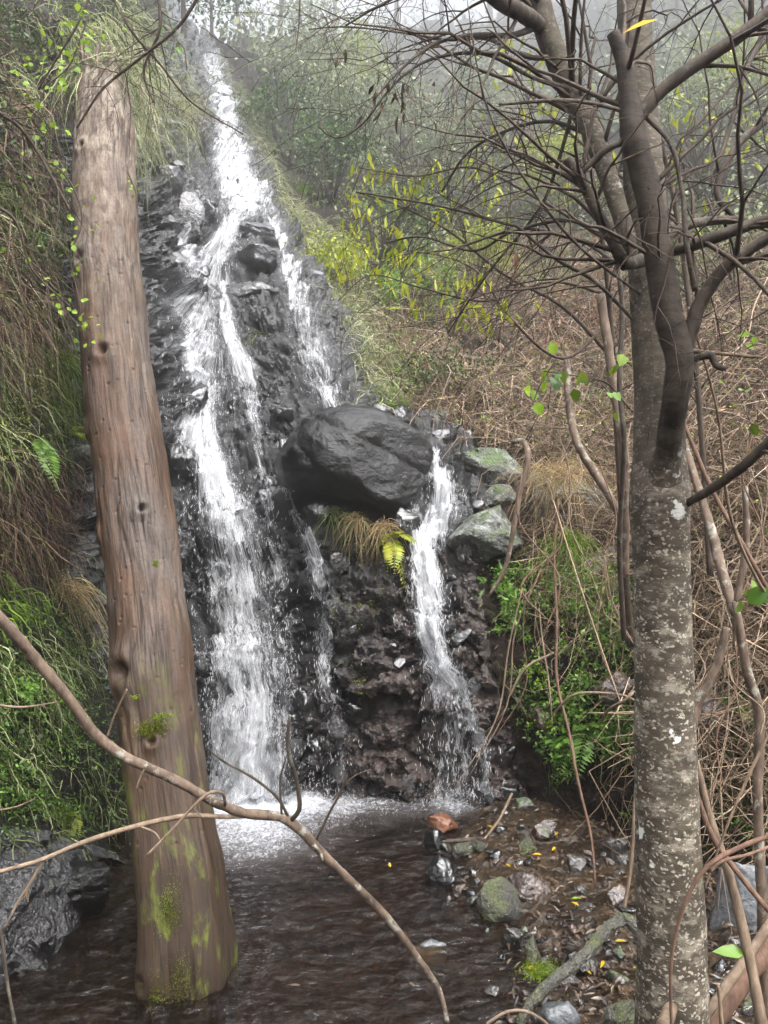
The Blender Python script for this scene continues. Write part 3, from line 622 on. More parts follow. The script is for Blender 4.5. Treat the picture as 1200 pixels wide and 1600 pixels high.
# stones of the stream bed
def grock(px, py, w, h, m, seed, label, sink=.35, **k):
    g = gnd(px, py + h * .3); D = g[1]; W, H = w * D / F, h * D / F * 1.15
    return rock('stone', g + np.array([0, 0, H * (.5 - sink)]), (W, W * .8, H), m, seed, label, 'stone', **k)
for px, py, w, h, m, sd, lb in [
 (680, 1312, 40, 40, BLACK, 51, 'wet black stone in front of the orange slab'),
 (692, 1284, 52, 28, RUST, 52, 'orange brown slab tilted up in the pool'),
 (786, 1402, 84, 78, MOSSY, 53, 'thickly moss covered stone on the shore'),
 (668, 1466, 64, 34, GREYS, 54, 'flat grey green stone just under the pool surface'),
 (722, 1416, 36, 28, STONE, 55, 'greenish stone half sunk beside the moss covered stone'),
 (874, 1584, 70, 56, GREYS, 56, 'smooth pale grey stone at the bottom edge'),
 (690, 1364, 52, 58, BLACK, 57, 'wet black angular block at the pool edge'),
 (722, 1324, 40, 26, MOSSY, 58, 'small mossy stone behind the black angular block'),
 (750, 1322, 30, 22, MOSSY, 59, 'mossy pebble near the floating stick'),
 (800, 1462, 48, 40, STONE, 60, 'ribbed wet stone below the moss covered stone'),
 (832, 1380, 76, 40, BROWN, 61, 'flat brown block lying in a puddle'),
 (952, 1240, 70, 66, MOSSY, 62, 'square moss sided stone under the fern'),
 (790, 1232, 60, 40, BLACK, 63, 'glistening black stone at the foot of the right cascade'),
 (735, 1238, 16, 26, BROWN, 64, 'small brown stone where the outermost strand lands'),
 (1160, 1400, 100, 130, GREYS, 65, 'slate grey boulder behind the leaning poles'),
 (972, 1590, 60, 60, MOSSY, 66, 'reddish mossy stone left of the trunk foot'),
 (832, 1490, 34, 60, MOSSY, 67, 'upright mossy stone beside the root'),
 (852, 1510, 40, 46, STONE, 68, 'round wet stone beside the root'),
 (912, 1500, 60, 50, STONE, 69, 'greenish stone under the arched root'),
 (885, 1530, 60, 36, BROWN, 70, 'smooth brown stone right of the mossy root'),
 (820, 1255, 40, 24, STONE, 71, 'pale wet stone at the top of the shore'),
 (850, 1300, 44, 30, BROWN, 72, 'brown cobble near the hanging vine'),
 (900, 1350, 40, 30, STONE, 73, 'grey cobble beside the vine tip'),
 (965, 1330, 50, 40, STONE, 74, 'wet cobble under the dangling stems'),
 (820, 1320, 36, 26, MOSSY, 75, 'mossy cobble between two puddles'),
 (960, 1400, 46, 40, BROWN, 76, 'dark cobble left of the spotted trunk')]:
    grock(px, py, w, h, m, sd, lb, sink=.86 if sd in (54, 55) else .35)
pm = []
for k in range(7):
    V, T = rock_shape(700 + k, 3, cuts=14, rough=.1, flat=.45); V = V / np.abs(V).max(0) * np.array([1, .85, .6])
    for mm in (STONE, BROWN, BLACK):
        o = mk('pebble', V, [T], mm, origin=np.zeros(3)); pm.append(o.data); bpy.data.objects.remove(o)
rng = np.random.default_rng(33)
for k in range(190):
    while True:
        px, py = rng.uniform(650, 1200), rng.uniform(1240, 1620)
        g = gnd(px, py)
        if g[0] - np.interp(g[1], SH[:, 0], SH[:, 1]) > -.12: break
    s = rng.choice([.022, .03, .04, .055]) * rng.uniform(.7, 1.2)
    o = bpy.data.objects.new('pebble', pm[rng.integers(len(pm))]); COL.objects.link(o); o.location = g + [0, 0, s * .15]
    o.rotation_euler = (rng.uniform(-.5, .5), rng.uniform(-.5, .5), rng.uniform(0, 6.28)); o.scale = s * rng.uniform(.75, 1.3, 3)
    tag(o, 'small wet pebble among others on the stony right shore', 'pebble', 'pebbles on the shore')

# ------------------------------------------------------------------ the bare dead trunk in the pool
def pathD(rows): return np.array([np.concatenate([PX(a, b, c), [w * c / F / 2]]) for a, b, c, w in rows])
LOGP = pathD([(292, 1600, 4.15, 150), (291, 1545, 4.16, 150), (289, 1480, 4.2, 147), (281, 1380, 4.3, 137), (262, 1250, 4.45, 126), (247, 1130, 4.6, 126), (235, 1000, 4.75, 120), (222, 880, 4.9, 116), (207, 760, 5.05, 114), (190, 640, 5.2, 110), (178, 520, 5.4, 104), (168, 400, 5.6, 98), (164, 290, 5.8, 95), (164, 200, 5.95, 88), (162, 140, 6.05, 78), (160, 105, 6.1, 66)])
n = 900; LP = crom(LOGP, n); LP[:, :2] += .012 * np.stack([fbm(np.stack([np.linspace(0, 9, n), 0 * LP[:, 0] + k * 5, 0 * LP[:, 0]], -1), 1, 3) for k in (0, 1)], -1)
KN = [(.045, 4.1, .07, .02), (.22, 4.9, .05, .03), (.285, 4.3, .12, .05), (.42, 3.75, .05, .035), (.43, 5.25, .05, .035), (.53, 3.6, .05, .03), (.60, 4.75, .08, .04), (.72, 4.2, .1, .025), (.86, 4.4, .06, .03)]
rng = np.random.default_rng(8); holes = np.stack([rng.beta(2.6, 2.4, 130) * .8 + .06, rng.uniform(0, 3.2, 130), rng.uniform(.0045, .0065, 130), rng.uniform(.010, .018, 130)], -1)
LEN = np.linalg.norm(np.diff(LP[:, :3], axis=0), axis=1).sum()
def logbump(V, th, al):
    c = np.stack([np.cos(th) * .22, np.sin(th) * .22, al * LEN], -1)
    g = fbm(c * np.array([16, 16, 1.1]), 1, 4); big = fbm(c, 2.2, 3)
    up = sstep(.55, .95, al); flute = np.cos(th * 5 + 2.5 * fbm(c * np.array([1, 1, .3]), 1.2, 2)) * (.004 + .014 * sstep(.35, 0, al)); b = flute + .020 * big + .006 * g * (1 - up) + up * .010 * ridged(c * np.array([1, 1, .5]), 16, 3)
    crack = np.clip(ridged(c * np.array([11, 11, .7]) + .25 * fbm(c, 3, 2)[..., None], 1, 2) - .55, 0, 1); b = b - crack * .03 * np.clip(.5 + 2 * fbm(c + 9, 1.5, 2), 0, 1)
    foot = sstep(.10, 0, al); b = b + foot * (.015 * fbm(c * np.array([1, 1, .4]), 11, 3))
    for a, t0, r, hgt in KN:
        t0 = t0 - 2.93
        dx = ((th - t0 + np.pi) % (2 * np.pi) - np.pi) * .2; dz = (al - a) * LEN; rr = np.hypot(dx, dz * .8) / r
        b = b + 1.3 * hgt * np.exp(-rr ** 2 * 1.4) - hgt * 2.2 * np.exp(-(rr * 2.8) ** 2)
    for a, t0, r, dep in holes:
        k0, k1 = int(max(0, (a - .01) * n)), int(min(n, (a + .01) * n)); s = slice(k0, k1)
        dx = ((th[s] - t0 + np.pi) % (2 * np.pi) - np.pi) * .2; dz = (al[s] - a) * LEN
        b[s] -= dep * np.exp(-((dx * dx + dz * dz * .6) / r ** 2))
    top = sstep(.955, 1.0, al); b = b - top * .08 * np.clip(fbm(c, 6, 3) + .35, 0, 1)
    return b
V, q, cp = tube(LP[:, :3], LP[:, 3], 200, logbump)
th = np.tile(np.linspace(0, 2 * np.pi, 200, endpoint=False), n); al = np.repeat(np.linspace(0, 1, n), 200)
jag = sstep(.965, 1, al) * .3 * np.clip(perlin(np.stack([np.cos(th) * 3, np.sin(th) * 3, 0 * th], -1)), -.4, 1)
V[:-2, 2] += jag; V[-1, 2] -= .2
uvl = np.vstack([np.stack([th * .2, al * LEN], -1), [[0, 0], [0, LEN]]]); ala = np.concatenate([al, [0, 1]])
t = NT('weathered_wood'); up = t.attr('along')
g1 = t.noise(t.uv((22, 1.6, 1)), 1.0, 7, .7, .3); g2 = t.noise(t.uv((60, 5, 1)), 1.0, 4, .6); n1 = t.noise(t.uv((3, 1.2, 1)), 1.0, 4, .6, .6)
c = t.ramp(g1, [(.28, rgb('261c16')), (.43, rgb('4b3728')), (.56, rgb('604a38')), (.72, rgb('7a6650'))])
c = t.mix(t.mr(n1, .42, .66), c, rgb('625a54')); c = t.mix(t.mr(g2, .48, .64, 0, .75), c, rgb('2e231c'))
c = t.mix(t.mr(t.noise(t.uv((4, .9, 1)), 1.0, 3, .6, .5), .52, .66, 0, .5), c, rgb('5e4538'))
barkc = t.mix(t.mr(t.noise(t.uv((24, 7, 1)), 1.0, 5, .7, .5), .4, .6), rgb('8a7f70'), rgb('4b392d'))
c = t.mix(t.math('MULTIPLY', t.mr(up, .55, .9), t.mr(t.noise(t.uv((5, 2, 1)), 1., 4, .6), .3, .55)), c, barkc)
c = t.mix(t.mr(up, .36, .06, 0, .92), c, t.mix(g1, rgb('171009'), rgb('3c2b18')))  # browner foot; the shade on the lower trunk is also put into this colour
c = t.mix(t.mr(t.noise(t.uv((70, 40, 1)), 1.0, 4, .7), .42, .62, 0, .35), c, rgb('2a1e16'))
c = t.mix(t.mr(t.math('ADD', up, t.math('MULTIPLY', g1, .03)), .055, .03, 0, .7), c, rgb('120c07'))
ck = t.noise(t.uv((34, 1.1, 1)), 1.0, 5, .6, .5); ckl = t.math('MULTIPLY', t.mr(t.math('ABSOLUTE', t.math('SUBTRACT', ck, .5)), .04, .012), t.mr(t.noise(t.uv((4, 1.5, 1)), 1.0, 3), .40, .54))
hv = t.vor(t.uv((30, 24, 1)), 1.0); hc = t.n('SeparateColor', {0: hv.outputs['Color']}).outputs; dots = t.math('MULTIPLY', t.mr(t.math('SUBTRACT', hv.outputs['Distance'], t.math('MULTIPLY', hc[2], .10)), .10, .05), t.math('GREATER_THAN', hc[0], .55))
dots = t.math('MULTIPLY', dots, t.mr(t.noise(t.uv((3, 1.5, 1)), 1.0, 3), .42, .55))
ckd = t.math('MAXIMUM', ckl, dots); c = t.mix(t.math('MULTIPLY', ckd, .85), c, rgb('1c130e'))  # crack dirt, plus dots that put the dark of hole depths into the colour
mossm = t.math('MULTIPLY', t.mr(t.noise(t.uv((7, 2.6, 1)), 1., 6, .7, .3), .54, .62), t.mr(up, .34, .05))
c = t.mix(mossm, c, t.mix(g2, rgb('39401a'), rgb('6d7424')))
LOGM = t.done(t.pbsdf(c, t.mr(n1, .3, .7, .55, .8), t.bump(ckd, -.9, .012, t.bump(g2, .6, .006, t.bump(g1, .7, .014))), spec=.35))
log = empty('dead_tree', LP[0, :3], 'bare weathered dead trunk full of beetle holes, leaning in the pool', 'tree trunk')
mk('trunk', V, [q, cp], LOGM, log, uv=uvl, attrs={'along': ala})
MOSSL = m_leaf('moss', [rgb('3b4212'), rgb('5d6420'), rgb('83882e')], trans=.2, rough=.8, spec=.15)
MOSSB = m_leaf('bright_moss', [rgb('56681a'), rgb('7d9624'), rgb('a3bb34')], trans=.3, rough=.8, spec=.15)
def moss(parent, P, N, n, sx, sy, L, m=MOSSL, seed=0):
    rng = np.random.default_rng(seed); u = unit(np.cross(N, [0, 0, 1.0])); v = np.cross(u, N)
    b = P + u * (rng.normal(size=(n, 1)) * sx) + v * (rng.normal(size=(n, 1)) * sy) + N * rng.normal(size=(n, 1)) * .003
    V, Q, _ = strands(b, N + rng.normal(size=(n, 3)) * .7, L * rng.uniform(.5, 1.2, n), .004, droop=.3, curl=.1, K=2, rng=rng)
    return mk('moss_patch', V, Q, m, parent)
TL, AL, BL = frames(LP[:, :3])
def logpt(px, py):
    """point on the camera side of the trunk at photo row py, column px"""
    row = CZ + (800 - py) / F * LP[:, 1]; k = int(np.argmin(np.abs(LP[:, 2] - row)))
    c = LP[k, :3]; off = (px - 600) / F * c[1] - c[0]; r = LP[k, 3]; off = np.clip(off, -r * .95, r * .95)
    N = np.array([off, -math.sqrt(r * r - off * off), .12 * r]) / r; return c + N * (r + .012), unit(N)
for px, py, sx, sy, L, m, nn in [(256, 1128, .04, .022, .022, MOSSL, 900), (268, 1112, .03, .010, .016, MOSSB, 160), (288, 1400, .03, .09, .007, MOSSL, 900), (280, 1385, .014, .04, .008, MOSSB, 220), (262, 1530, .04, .05, .007, MOSSL, 900), (258, 1540, .016, .02, .009, MOSSB, 200), (300, 1500, .03, .07, .007, MOSSL, 700), (256, 884, .008, .01, .01, MOSSB, 150), (232, 1082, .01, .006, .012, MOSSB, 120)]:
    P, N = logpt(px, py); moss(log, P, N, nn, sx, sy, L, m, px)

# ------------------------------------------------------------------ twigs and branches
DARKB = m_bark('dark_bark', rgb('241f1a'), rgb('574c42'), (30, 30, 9), lichen=rgb('5a574c'))
TWIG = m_bark('twig_bark', rgb('2a231d'), rgb('5a4c40'), (40, 40, 20))
PALEB = m_bark('pale_branch_bark', rgb('42362d'), rgb('7d6b5c'), (26, 26, 12), lichen=rgb('8f8c80'))
TAN = m_bark('dry_stem', rgb('54463a'), rgb('8f7c68'), (40, 40, 10))
RED = m_bark('bramble_stem', rgb('4a372c'), rgb('7d6252'), (40, 40, 10))
def grow(acc, P, R, rng, n, Lr, ang=(.5, 1.2), sub=2, up=.1, droop=.25, sides=4, tmin=.25, lst=None, r0=.45):
    """side shoots on a branch path P with radii R"""
    for _ in range(n):
        k = int(rng.uniform(tmin, .98) * (len(P) - 1)); T = unit(P[min(k + 1, len(P) - 1)] - P[max(k - 1, 0)])
        s = unit(np.cross(T, rng.normal(size=3))); a = rng.uniform(*ang); dd = unit(T * math.cos(a) + s * math.sin(a) + np.array([0, 0, up]))
        L = rng.uniform(*Lr); m = 9; tt = np.linspace(0, 1, m)[:, None]; bend = unit(rng.normal(size=3)) * rng.uniform(.05, .45)
        Q = P[k] + dd * L * tt + (bend + np.array([0, 0, -droop])) * L * tt ** 2 + .03 * L * np.cumsum(rng.normal(size=(m, 3)), 0) * tt
        r = np.clip(min(R[k] * r0, .004 + .006 * L), .0012, 1) * (1 - .8 * tt[:, 0]); r = np.maximum(r, .0009)
        acc.tube(Q, r, sides)
        if lst is not None: lst.append(Q)
        if sub > 0: grow(acc, Q, r, rng, rng.integers(1, 4), (Lr[0] * .45, Lr[1] * .5), ang, sub - 1, up, droop, 3, .2, lst, .7)
def bpath(rows, n): 
    A = crom(pathD(rows), n); return A[:, :3], np.maximum(A[:, 3], .001)
def barkbump(a, s=1.0): return lambda V, th, al: a * fbm(V, 14 * s, 3) + a * .6 * fbm(V * np.array([1, 1, .25]), 45 * s, 2)
def limb(parent, rows, m, name='limb', n=None, sides=14, bump=.1, twigs=0, Lr=(.2, .7), seed=0, sub=2, tm=TWIG, tname='twigs', **k):
    P, R = bpath(rows, n or 40); R = R * (.84 if m is DARKB else 1); twigs = int(twigs * .68); V, q, cp = tube(P, R, sides, barkbump(bump * R.max())); o = mk(name, V, [q, cp], m, parent)
    if twigs:
        a = Acc(); grow(a, P, R, np.random.default_rng(seed + int(rows[0][0])), twigs, Lr, sub=sub, **k); w = a.build(tname, tm, o)
    return o
# lichen spotted tree
TRK = [(1048, 1850, 2.6, 122), (1050, 1600, 2.6, 112), (1050, 1500, 2.6, 106), (1043, 1300, 2.6, 98), (1038, 1100, 2.6, 90), (1034, 900, 2.6, 86), (1030, 800, 2.6, 86), (1030, 700, 2.62, 78), (1028, 600, 2.65, 74), (1022, 500, 2.7, 70), (1015, 400, 2.75, 66), (1008, 300, 2.8, 62), (1000, 200, 2.85, 58), (995, 100, 2.9, 54), (990, 0, 2.95, 50), (985, -150, 3.0, 44), (980, -400, 3.1, 26), (978, -560, 3.15, 10)]
TP, TR = bpath(TRK, 130)
t = NT('lichen_bark'); p = t.pos((1, 1, 1.0))
n1 = t.noise(t.pos((10, 10, 26)), 1.0, 5, .65); n2 = t.noise(p, 5.0, 4, .6); fi = t.noise(p, 60.0, 4, .6)
c = t.mix(t.mr(n1, .3, .7), rgb('27221b'), rgb('5a5145')); c = t.mix(t.mr(n2, .45, .7, 0, .6), c, rgb('3d382c'))
hgt = t.n('SeparateXYZ', {0: t.n('NewGeometry').outputs['Position']}).outputs[2]
wv = t.n('VectorMath', {0: t.pos((58, 58, 86)), 1: t.n('VectorMath', {0: t.n('TexNoise', {'Vector': p, 'Scale': 40.0, 'Detail': 3.0}).outputs['Color'], 1: (2.6, 2.6, 2.6)}, operation='MULTIPLY').outputs[0]}, operation='ADD').outputs[0]
v1 = t.vor(wv, 1.0); cr = t.n('SeparateColor', {0: v1.outputs['Color']}).outputs; spots = t.math('MULTIPLY', t.mr(t.math('SUBTRACT', v1.outputs['Distance'], t.math('MULTIPLY', cr[1], .3)), .22, .08), t.math('GREATER_THAN', cr[0], .22))
v2 = t.vor(t.n('VectorMath', {0: t.pos((10, 10, 14)), 1: t.n('VectorMath', {0: t.n('TexNoise', {'Vector': p, 'Scale': 26.0, 'Detail': 4.0}).outputs['Color'], 1: (1.5, 1.5, 1.5)}, operation='MULTIPLY').outputs[0]}, operation='ADD').outputs[0], 1.0); big = t.math('MULTIPLY', t.mr(v2.outputs['Distance'], .30, .22), t.math('GREATER_THAN', t.n('SeparateColor', {0: v2.outputs['Color']}).outputs[0], .93))
lm = t.math('MULTIPLY', spots, t.mr(t.noise(p, 9.0, 4, .65), .3, .52)); lm = t.math('MULTIPLY', lm, t.mr(hgt, 2.9, 2.1, .25, .9))
patch = t.mr(t.noise(t.pos((1, 1, 1.7)), 13.0, 6, .78), .50, .62, 0, .75)
c = t.mix(t.math('MULTIPLY', patch, t.mr(hgt, 3.0, 2.0, .2, 1)), c, rgb('8f887a')); c = t.mix(lm, c, rgb('a8a191')); c = t.mix(t.math('MULTIPLY', big, t.mr(hgt, 3.2, 2.4, .2, 1)), c, rgb('d2d3cc'))
c = t.mix(t.mr(t.noise(p, 3.0, 4), .6, .75, 0, .5), c, rgb('4d5030'))
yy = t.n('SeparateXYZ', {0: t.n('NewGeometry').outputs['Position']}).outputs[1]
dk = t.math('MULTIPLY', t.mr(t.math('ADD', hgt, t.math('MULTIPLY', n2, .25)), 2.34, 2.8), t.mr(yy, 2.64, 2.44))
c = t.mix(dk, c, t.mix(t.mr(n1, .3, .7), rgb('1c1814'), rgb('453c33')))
LICHB = t.done(t.pbsdf(c, .8, t.bump(t.math('ADD', lm, patch), .5, .002, t.bump(n1, .7, .006)), spec=.25))
def trunkbump(V, th, al):
    b = .006 * fbm(V, 7, 3) + .0025 * fbm(V * np.array([1, 1, 2.2]), 24, 3)
    z = V[..., 2]; b = b + .006 * np.exp(-((z - 2.47) / .10) ** 2) + .022 * np.exp(-((z - 2.43) / .11) ** 2) * np.clip(-(V[..., 1] - 2.6) / .08, 0, 1) ** 2 + .006 * np.exp(-((z - 2.46) / .03) ** 2) * np.sin(th)
    return b
V, q, cp = tube(TP, TR, 80, trunkbump)
tree = empty('tree', TP[0], 'lichen spotted tree with a forked dark limb in the right foreground', 'tree')
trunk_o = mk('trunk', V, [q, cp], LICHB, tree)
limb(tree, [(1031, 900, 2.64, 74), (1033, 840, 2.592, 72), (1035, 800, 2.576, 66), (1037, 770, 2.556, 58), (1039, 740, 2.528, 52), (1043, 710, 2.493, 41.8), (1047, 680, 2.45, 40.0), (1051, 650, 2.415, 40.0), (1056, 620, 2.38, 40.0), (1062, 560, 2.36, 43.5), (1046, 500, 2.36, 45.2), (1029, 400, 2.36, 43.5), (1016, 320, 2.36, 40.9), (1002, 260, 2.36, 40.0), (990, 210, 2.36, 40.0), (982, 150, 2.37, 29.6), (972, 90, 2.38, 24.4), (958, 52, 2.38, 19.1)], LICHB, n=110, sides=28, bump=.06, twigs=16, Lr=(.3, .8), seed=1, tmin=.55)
limb(tree, [(1012, 404, 2.62, 26), (978, 410, 2.5, 24), (955, 372, 2.46, 22), (930, 325, 2.44, 21), (905, 275, 2.42, 20), (886, 249, 2.42, 20)], DARKB, twigs=22, Lr=(.3, .9), seed=2, n=50)
limb(tree, [(904, 276, 2.42, 9), (925, 255, 2.4, 12), (950, 232, 2.38, 14), (985, 216, 2.36, 16)], DARKB)
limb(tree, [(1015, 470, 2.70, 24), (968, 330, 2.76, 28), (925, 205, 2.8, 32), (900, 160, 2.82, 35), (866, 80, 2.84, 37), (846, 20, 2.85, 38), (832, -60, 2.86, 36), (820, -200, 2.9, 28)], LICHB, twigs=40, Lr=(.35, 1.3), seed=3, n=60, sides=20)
limb(tree, [(846, 42, 2.84, 28), (815, 20, 2.7, 31), (785, 4, 2.6, 30), (740, -30, 2.5, 26), (690, -70, 2.4, 20)], DARKB, twigs=10, Lr=(.3, .8), seed=4)
limb(tree, [(992, 190, 2.38, 26), (1030, 145, 2.36, 25), (1075, 110, 2.34, 25), (1120, 80, 2.32, 25), (1170, 45, 2.3, 24), (1260, -30, 2.28, 22), (1400, -140, 2.25, 16)], DARKB, twigs=30, Lr=(.3, 1.0), seed=5, n=50)
limb(tree, [(1036, 396, 2.5, 20), (1080, 384, 2.4, 22), (1125, 368, 2.35, 22), (1200, 342, 2.3, 20), (1330, 300, 2.2, 16)], DARKB, twigs=18, Lr=(.3, .8), seed=6)
limb(tree, [(1040, 372, 2.68, 16), (1075, 352, 2.72, 18), (1115, 345, 2.76, 16), (1165, 343, 2.8, 14)], DARKB, twigs=10, seed=7)
limb(tree, [(1058, 566, 2.38, 34), (1080, 515, 2.36, 28), (1094, 475, 2.34, 26), (1130, 422, 2.3, 24), (1200, 372, 2.25, 22), (1300, 320, 2.2, 18)], DARKB, twigs=16, Lr=(.3, .8), seed=8, n=50)
limb(tree, [(1060, 793, 2.57, 15), (1085, 780, 2.48, 16), (1125, 755, 2.38, 18), (1165, 725, 2.28, 19), (1215, 680, 2.2, 19), (1330, 590, 2.1, 16)], DARKB, twigs=5, seed=9)
limb(tree, [(1010, 184, 2.4, 8), (1048, 226, 2.34, 9), (1066, 300, 2.32, 9), (1072, 375, 2.31, 10), (1086, 455, 2.34, 10)], DARKB, twigs=6, seed=10)
limb(tree, [(780, 163, 2.3, 6), (830, 159, 2.32, 7), (881, 157, 2.34, 8), (942, 165, 2.36, 8), (985, 178, 2.37, 8)], DARKB)
limb(tree, [(1085, 560, 2.42, 12), (1110, 556, 2.4, 14), (1120, 572, 2.38, 12), (1134, 576, 2.36, 9)], DARKB)
limb(tree, [(1075, 548, 2.44, 8), (1120, 552, 2.42, 6), (1186, 558, 2.4, 5)], TAN)
limb(tree, [(1048, 1575, 2.50, 20), (1042, 1590, 2.44, 22), (1036, 1605, 2.40, 24)], TAN, name='cut_stub')
limb(tree, [(1150, 343, 2.9, 8), (1120, 300, 2.9, 12), (1150, 230, 2.92, 14), (1195, 190, 2.95, 14), (1290, 120, 3.0, 12)], DARKB, twigs=16, Lr=(.3, .9), seed=11)
limb(tree, [(1110, 290, 2.9, 6), (1140, 200, 2.95, 9), (1165, 110, 3.0, 10), (1195, 50, 3.05, 10), (1240, -40, 3.1, 9)], DARKB, twigs=14, Lr=(.3, .9), seed=12)
# long arching branches reaching left across the mist
ARCS = [[(842, 40, 2.83, 14), (800, 55, 2.7, 11), (740, 55, 2.6, 9), (680, 68, 2.5, 7), (630, 105, 2.45, 5), (585, 155, 2.4, 3)],
        [(870, 90, 2.84, 12), (820, 88, 2.8, 9), (760, 60, 2.9, 8), (700, 62, 3.0, 6), (620, 50, 3.1, 4), (540, 42, 3.2, 3), (482, 46, 3.2, 2)],
        [(890, 140, 2.8, 10), (830, 120, 2.7, 8), (760, 85, 2.65, 7), (690, 88, 2.6, 6), (640, 110, 2.55, 5), (600, 150, 2.5, 4), (570, 190, 2.5, 4), (530, 216, 2.5, 3), (500, 200, 2.5, 3), (508, 176, 2.5, 2), (545, 180, 2.5, 2)],
        [(930, 215, 2.8, 9), (860, 190, 2.9, 7), (790, 205, 3.0, 6), (730, 240, 3.1, 5), (690, 300, 3.2, 4)],
        [(975, 420, 2.52, 9), (900, 372, 2.8, 7), (800, 352, 3.1, 6), (700, 325, 3.3, 5), (620, 310, 3.5, 4), (556, 300, 3.6, 3)],
        [(960, 380, 2.5, 8), (890, 345, 2.7, 7), (800, 362, 2.9, 6), (740, 392, 3.0, 5), (660, 370, 3.1, 4), (600, 380, 3.2, 3)],
        [(990, 500, 2.7, 7), (930, 440, 2.7, 8), (870, 405, 2.7, 7), (806, 352, 2.7, 6)],
        [(1000, 460, 2.4, 5), (900, 380, 2.3, 6), (820, 280, 2.25, 5), (770, 190, 2.2, 4), (745, 100, 2.2, 3), (730, 0, 2.2, 2)],
        [(850, 10, 2.85, 10), (800, -30, 2.7, 9), (700, -40, 2.6, 7), (600, 5, 2.6, 5), (540, 40, 2.6, 3)],
        [(900, 150, 2.8, 8), (870, 260, 2.9, 7), (840, 330, 3.0, 6), (760, 430, 3.1, 5), (700, 520, 3.2, 3)]]
for k, rows in enumerate(ARCS):
    limb(tree, rows, DARKB, sides=7, twigs=[16, 14, 10, 16, 14, 14, 6, 10, 16, 14][k], Lr=(.15, .6), seed=30 + k, n=40, sub=2, droop=.3, tmin=.2)
LANCE = m_leaf('lance_leaf', [rgb('7c8a1e'), rgb('a9b42c'), rgb('c6c23a'), rgb('8f9a30')], trans=.45)
YELL = m_leaf('yellow_leaf', [rgb('b99a1a'), rgb('e0bd22'), rgb('d9a31e'), rgb('c9b23a')], trans=.4)
DRYL = m_leaf('dry_leaf', [rgb('2a211a'), rgb('4a3728'), rgb('6a4a34')], trans=.15)
rng = np.random.default_rng(44)
for px, py, D, n in [(605, 152, 2.5, 14), (585, 110, 2.5, 4), (520, 90, 2.6, 4), (640, 150, 2.5, 6), (610, 195, 2.5, 4), (720, 120, 2.6, 4), (800, 395, 2.6, 3)]:
    p0 = PX(px, py, D) + rng.normal(size=(n, 3)) * .045
    leaf_parts('withered_leaf', DRYL, tree, p0, np.tile([0, 0, -1.0], (n, 1)) + rng.normal(size=(n, 3)) * .35, rng.normal(size=(n, 3)), rng.uniform(.03, .06, n), .012, fold=.6, bend=.3)
V, Q, T = leaves(PX(1028, 30, 2.2)[None], np.array([[-1, .1, -.22]]), np.array([[0, -.75, .7]]), .095, .030, fold=.25, bend=.12)
tag(mk('leaf', V, [Q, T], YELL, smooth=True), 'long bright yellow leaf caught high on the spotted trunk', 'leaf')

# fallen branch across the foreground
br = empty('fallen_branch', PX(450, 1278, 3.4), 'long bare fallen branch slanting across the pool in front', 'branch')
limb(br, [(-260, 690, 2.7, 20.2), (-120, 850, 2.8, 19.3), (0, 966, 2.9, 18.5), (60, 1035, 3.0, 17.6), (110, 1095, 3.05, 16.8), (150, 1148, 3.1, 16.8), (200, 1185, 3.15, 16.0), (270, 1217, 3.22, 15.1), (330, 1250, 3.28, 15.1), (380, 1270, 3.33, 15.1), (440, 1277, 3.38, 16.0), (470, 1298, 3.4, 15.1), (505, 1335, 3.45, 13.4), (560, 1388, 3.5, 12.6), (610, 1440, 3.55, 11.8), (655, 1500, 3.6, 10.1), (685, 1545, 3.62, 8.4), (700, 1600, 3.6, 6.7)], PALEB, name='stem', n=160, sides=14, bump=.22)
for rows, m in [([(455, 1282, 3.38, 9), (468, 1262, 3.36, 9), (462, 1215, 3.34, 8), (450, 1170, 3.32, 8), (452, 1120, 3.3, 6)], DARKB),
                ([(450, 1275, 3.38, 6), (432, 1245, 3.36, 5), (395, 1215, 3.34, 5), (350, 1190, 3.32, 4), (322, 1168, 3.3, 3)], DARKB),
                ([(495, 1312, 3.44, 5), (515, 1270, 3.42, 4), (535, 1232, 3.4, 4), (540, 1205, 3.4, 2)], TWIG),
                ([(520, 1250, 3.41, 2), (550, 1215, 3.4, 2), (580, 1202, 3.4, 1.5)], PALEB),
                ([(440, 1272, 3.37, 4), (438, 1220, 3.36, 3), (448, 1180, 3.36, 2)], TWIG),
                ([(440, 1130, 3.32, 4), (452, 1136, 3.32, 4)], PALEB),
                ([(418, 1275, 3.36, 6), (350, 1276, 3.3, 7), (290, 1275, 3.2, 8), (215, 1290, 3.1, 8), (130, 1316, 3.0, 8), (60, 1345, 2.9, 7), (-40, 1372, 2.8, 7)], TAN),
                ([(72, 1338, 2.92, 5), (50, 1375, 2.9, 5), (25, 1415, 2.88, 4), (8, 1450, 2.86, 3)], TAN),
                ([(352, 1258, 3.28, 5), (348, 1240, 3.24, 5), (330, 1238, 3.2, 5), (310, 1252, 3.18, 5), (270, 1295, 3.14, 4), (229, 1337, 3.1, 4)], TAN),
                ([(310, 1252, 3.18, 3), (305, 1265, 3.17, 3), (318, 1278, 3.17, 2)], TAN),
                ([(168, 1150, 3.1, 4), (180, 1115, 3.08, 3), (198, 1077, 3.06, 3)], TAN),
                ([(225, 1202, 3.16, 3), (218, 1218, 3.16, 3), (213, 1232, 3.16, 2)], TAN),
                ([(215, 1290, 3.1, 3), (240, 1300, 3.1, 3), (250, 1312, 3.1, 2)], TAN),
                ([(490, 1320, 3.42, 5), (500, 1332, 3.38, 5), (505, 1345, 3.36, 3)], PALEB),
                ([(640, 1475, 3.58, 3), (632, 1455, 3.57, 2)], TWIG)]:
    limb(br, rows, m, name='twig', sides=7, n=24)
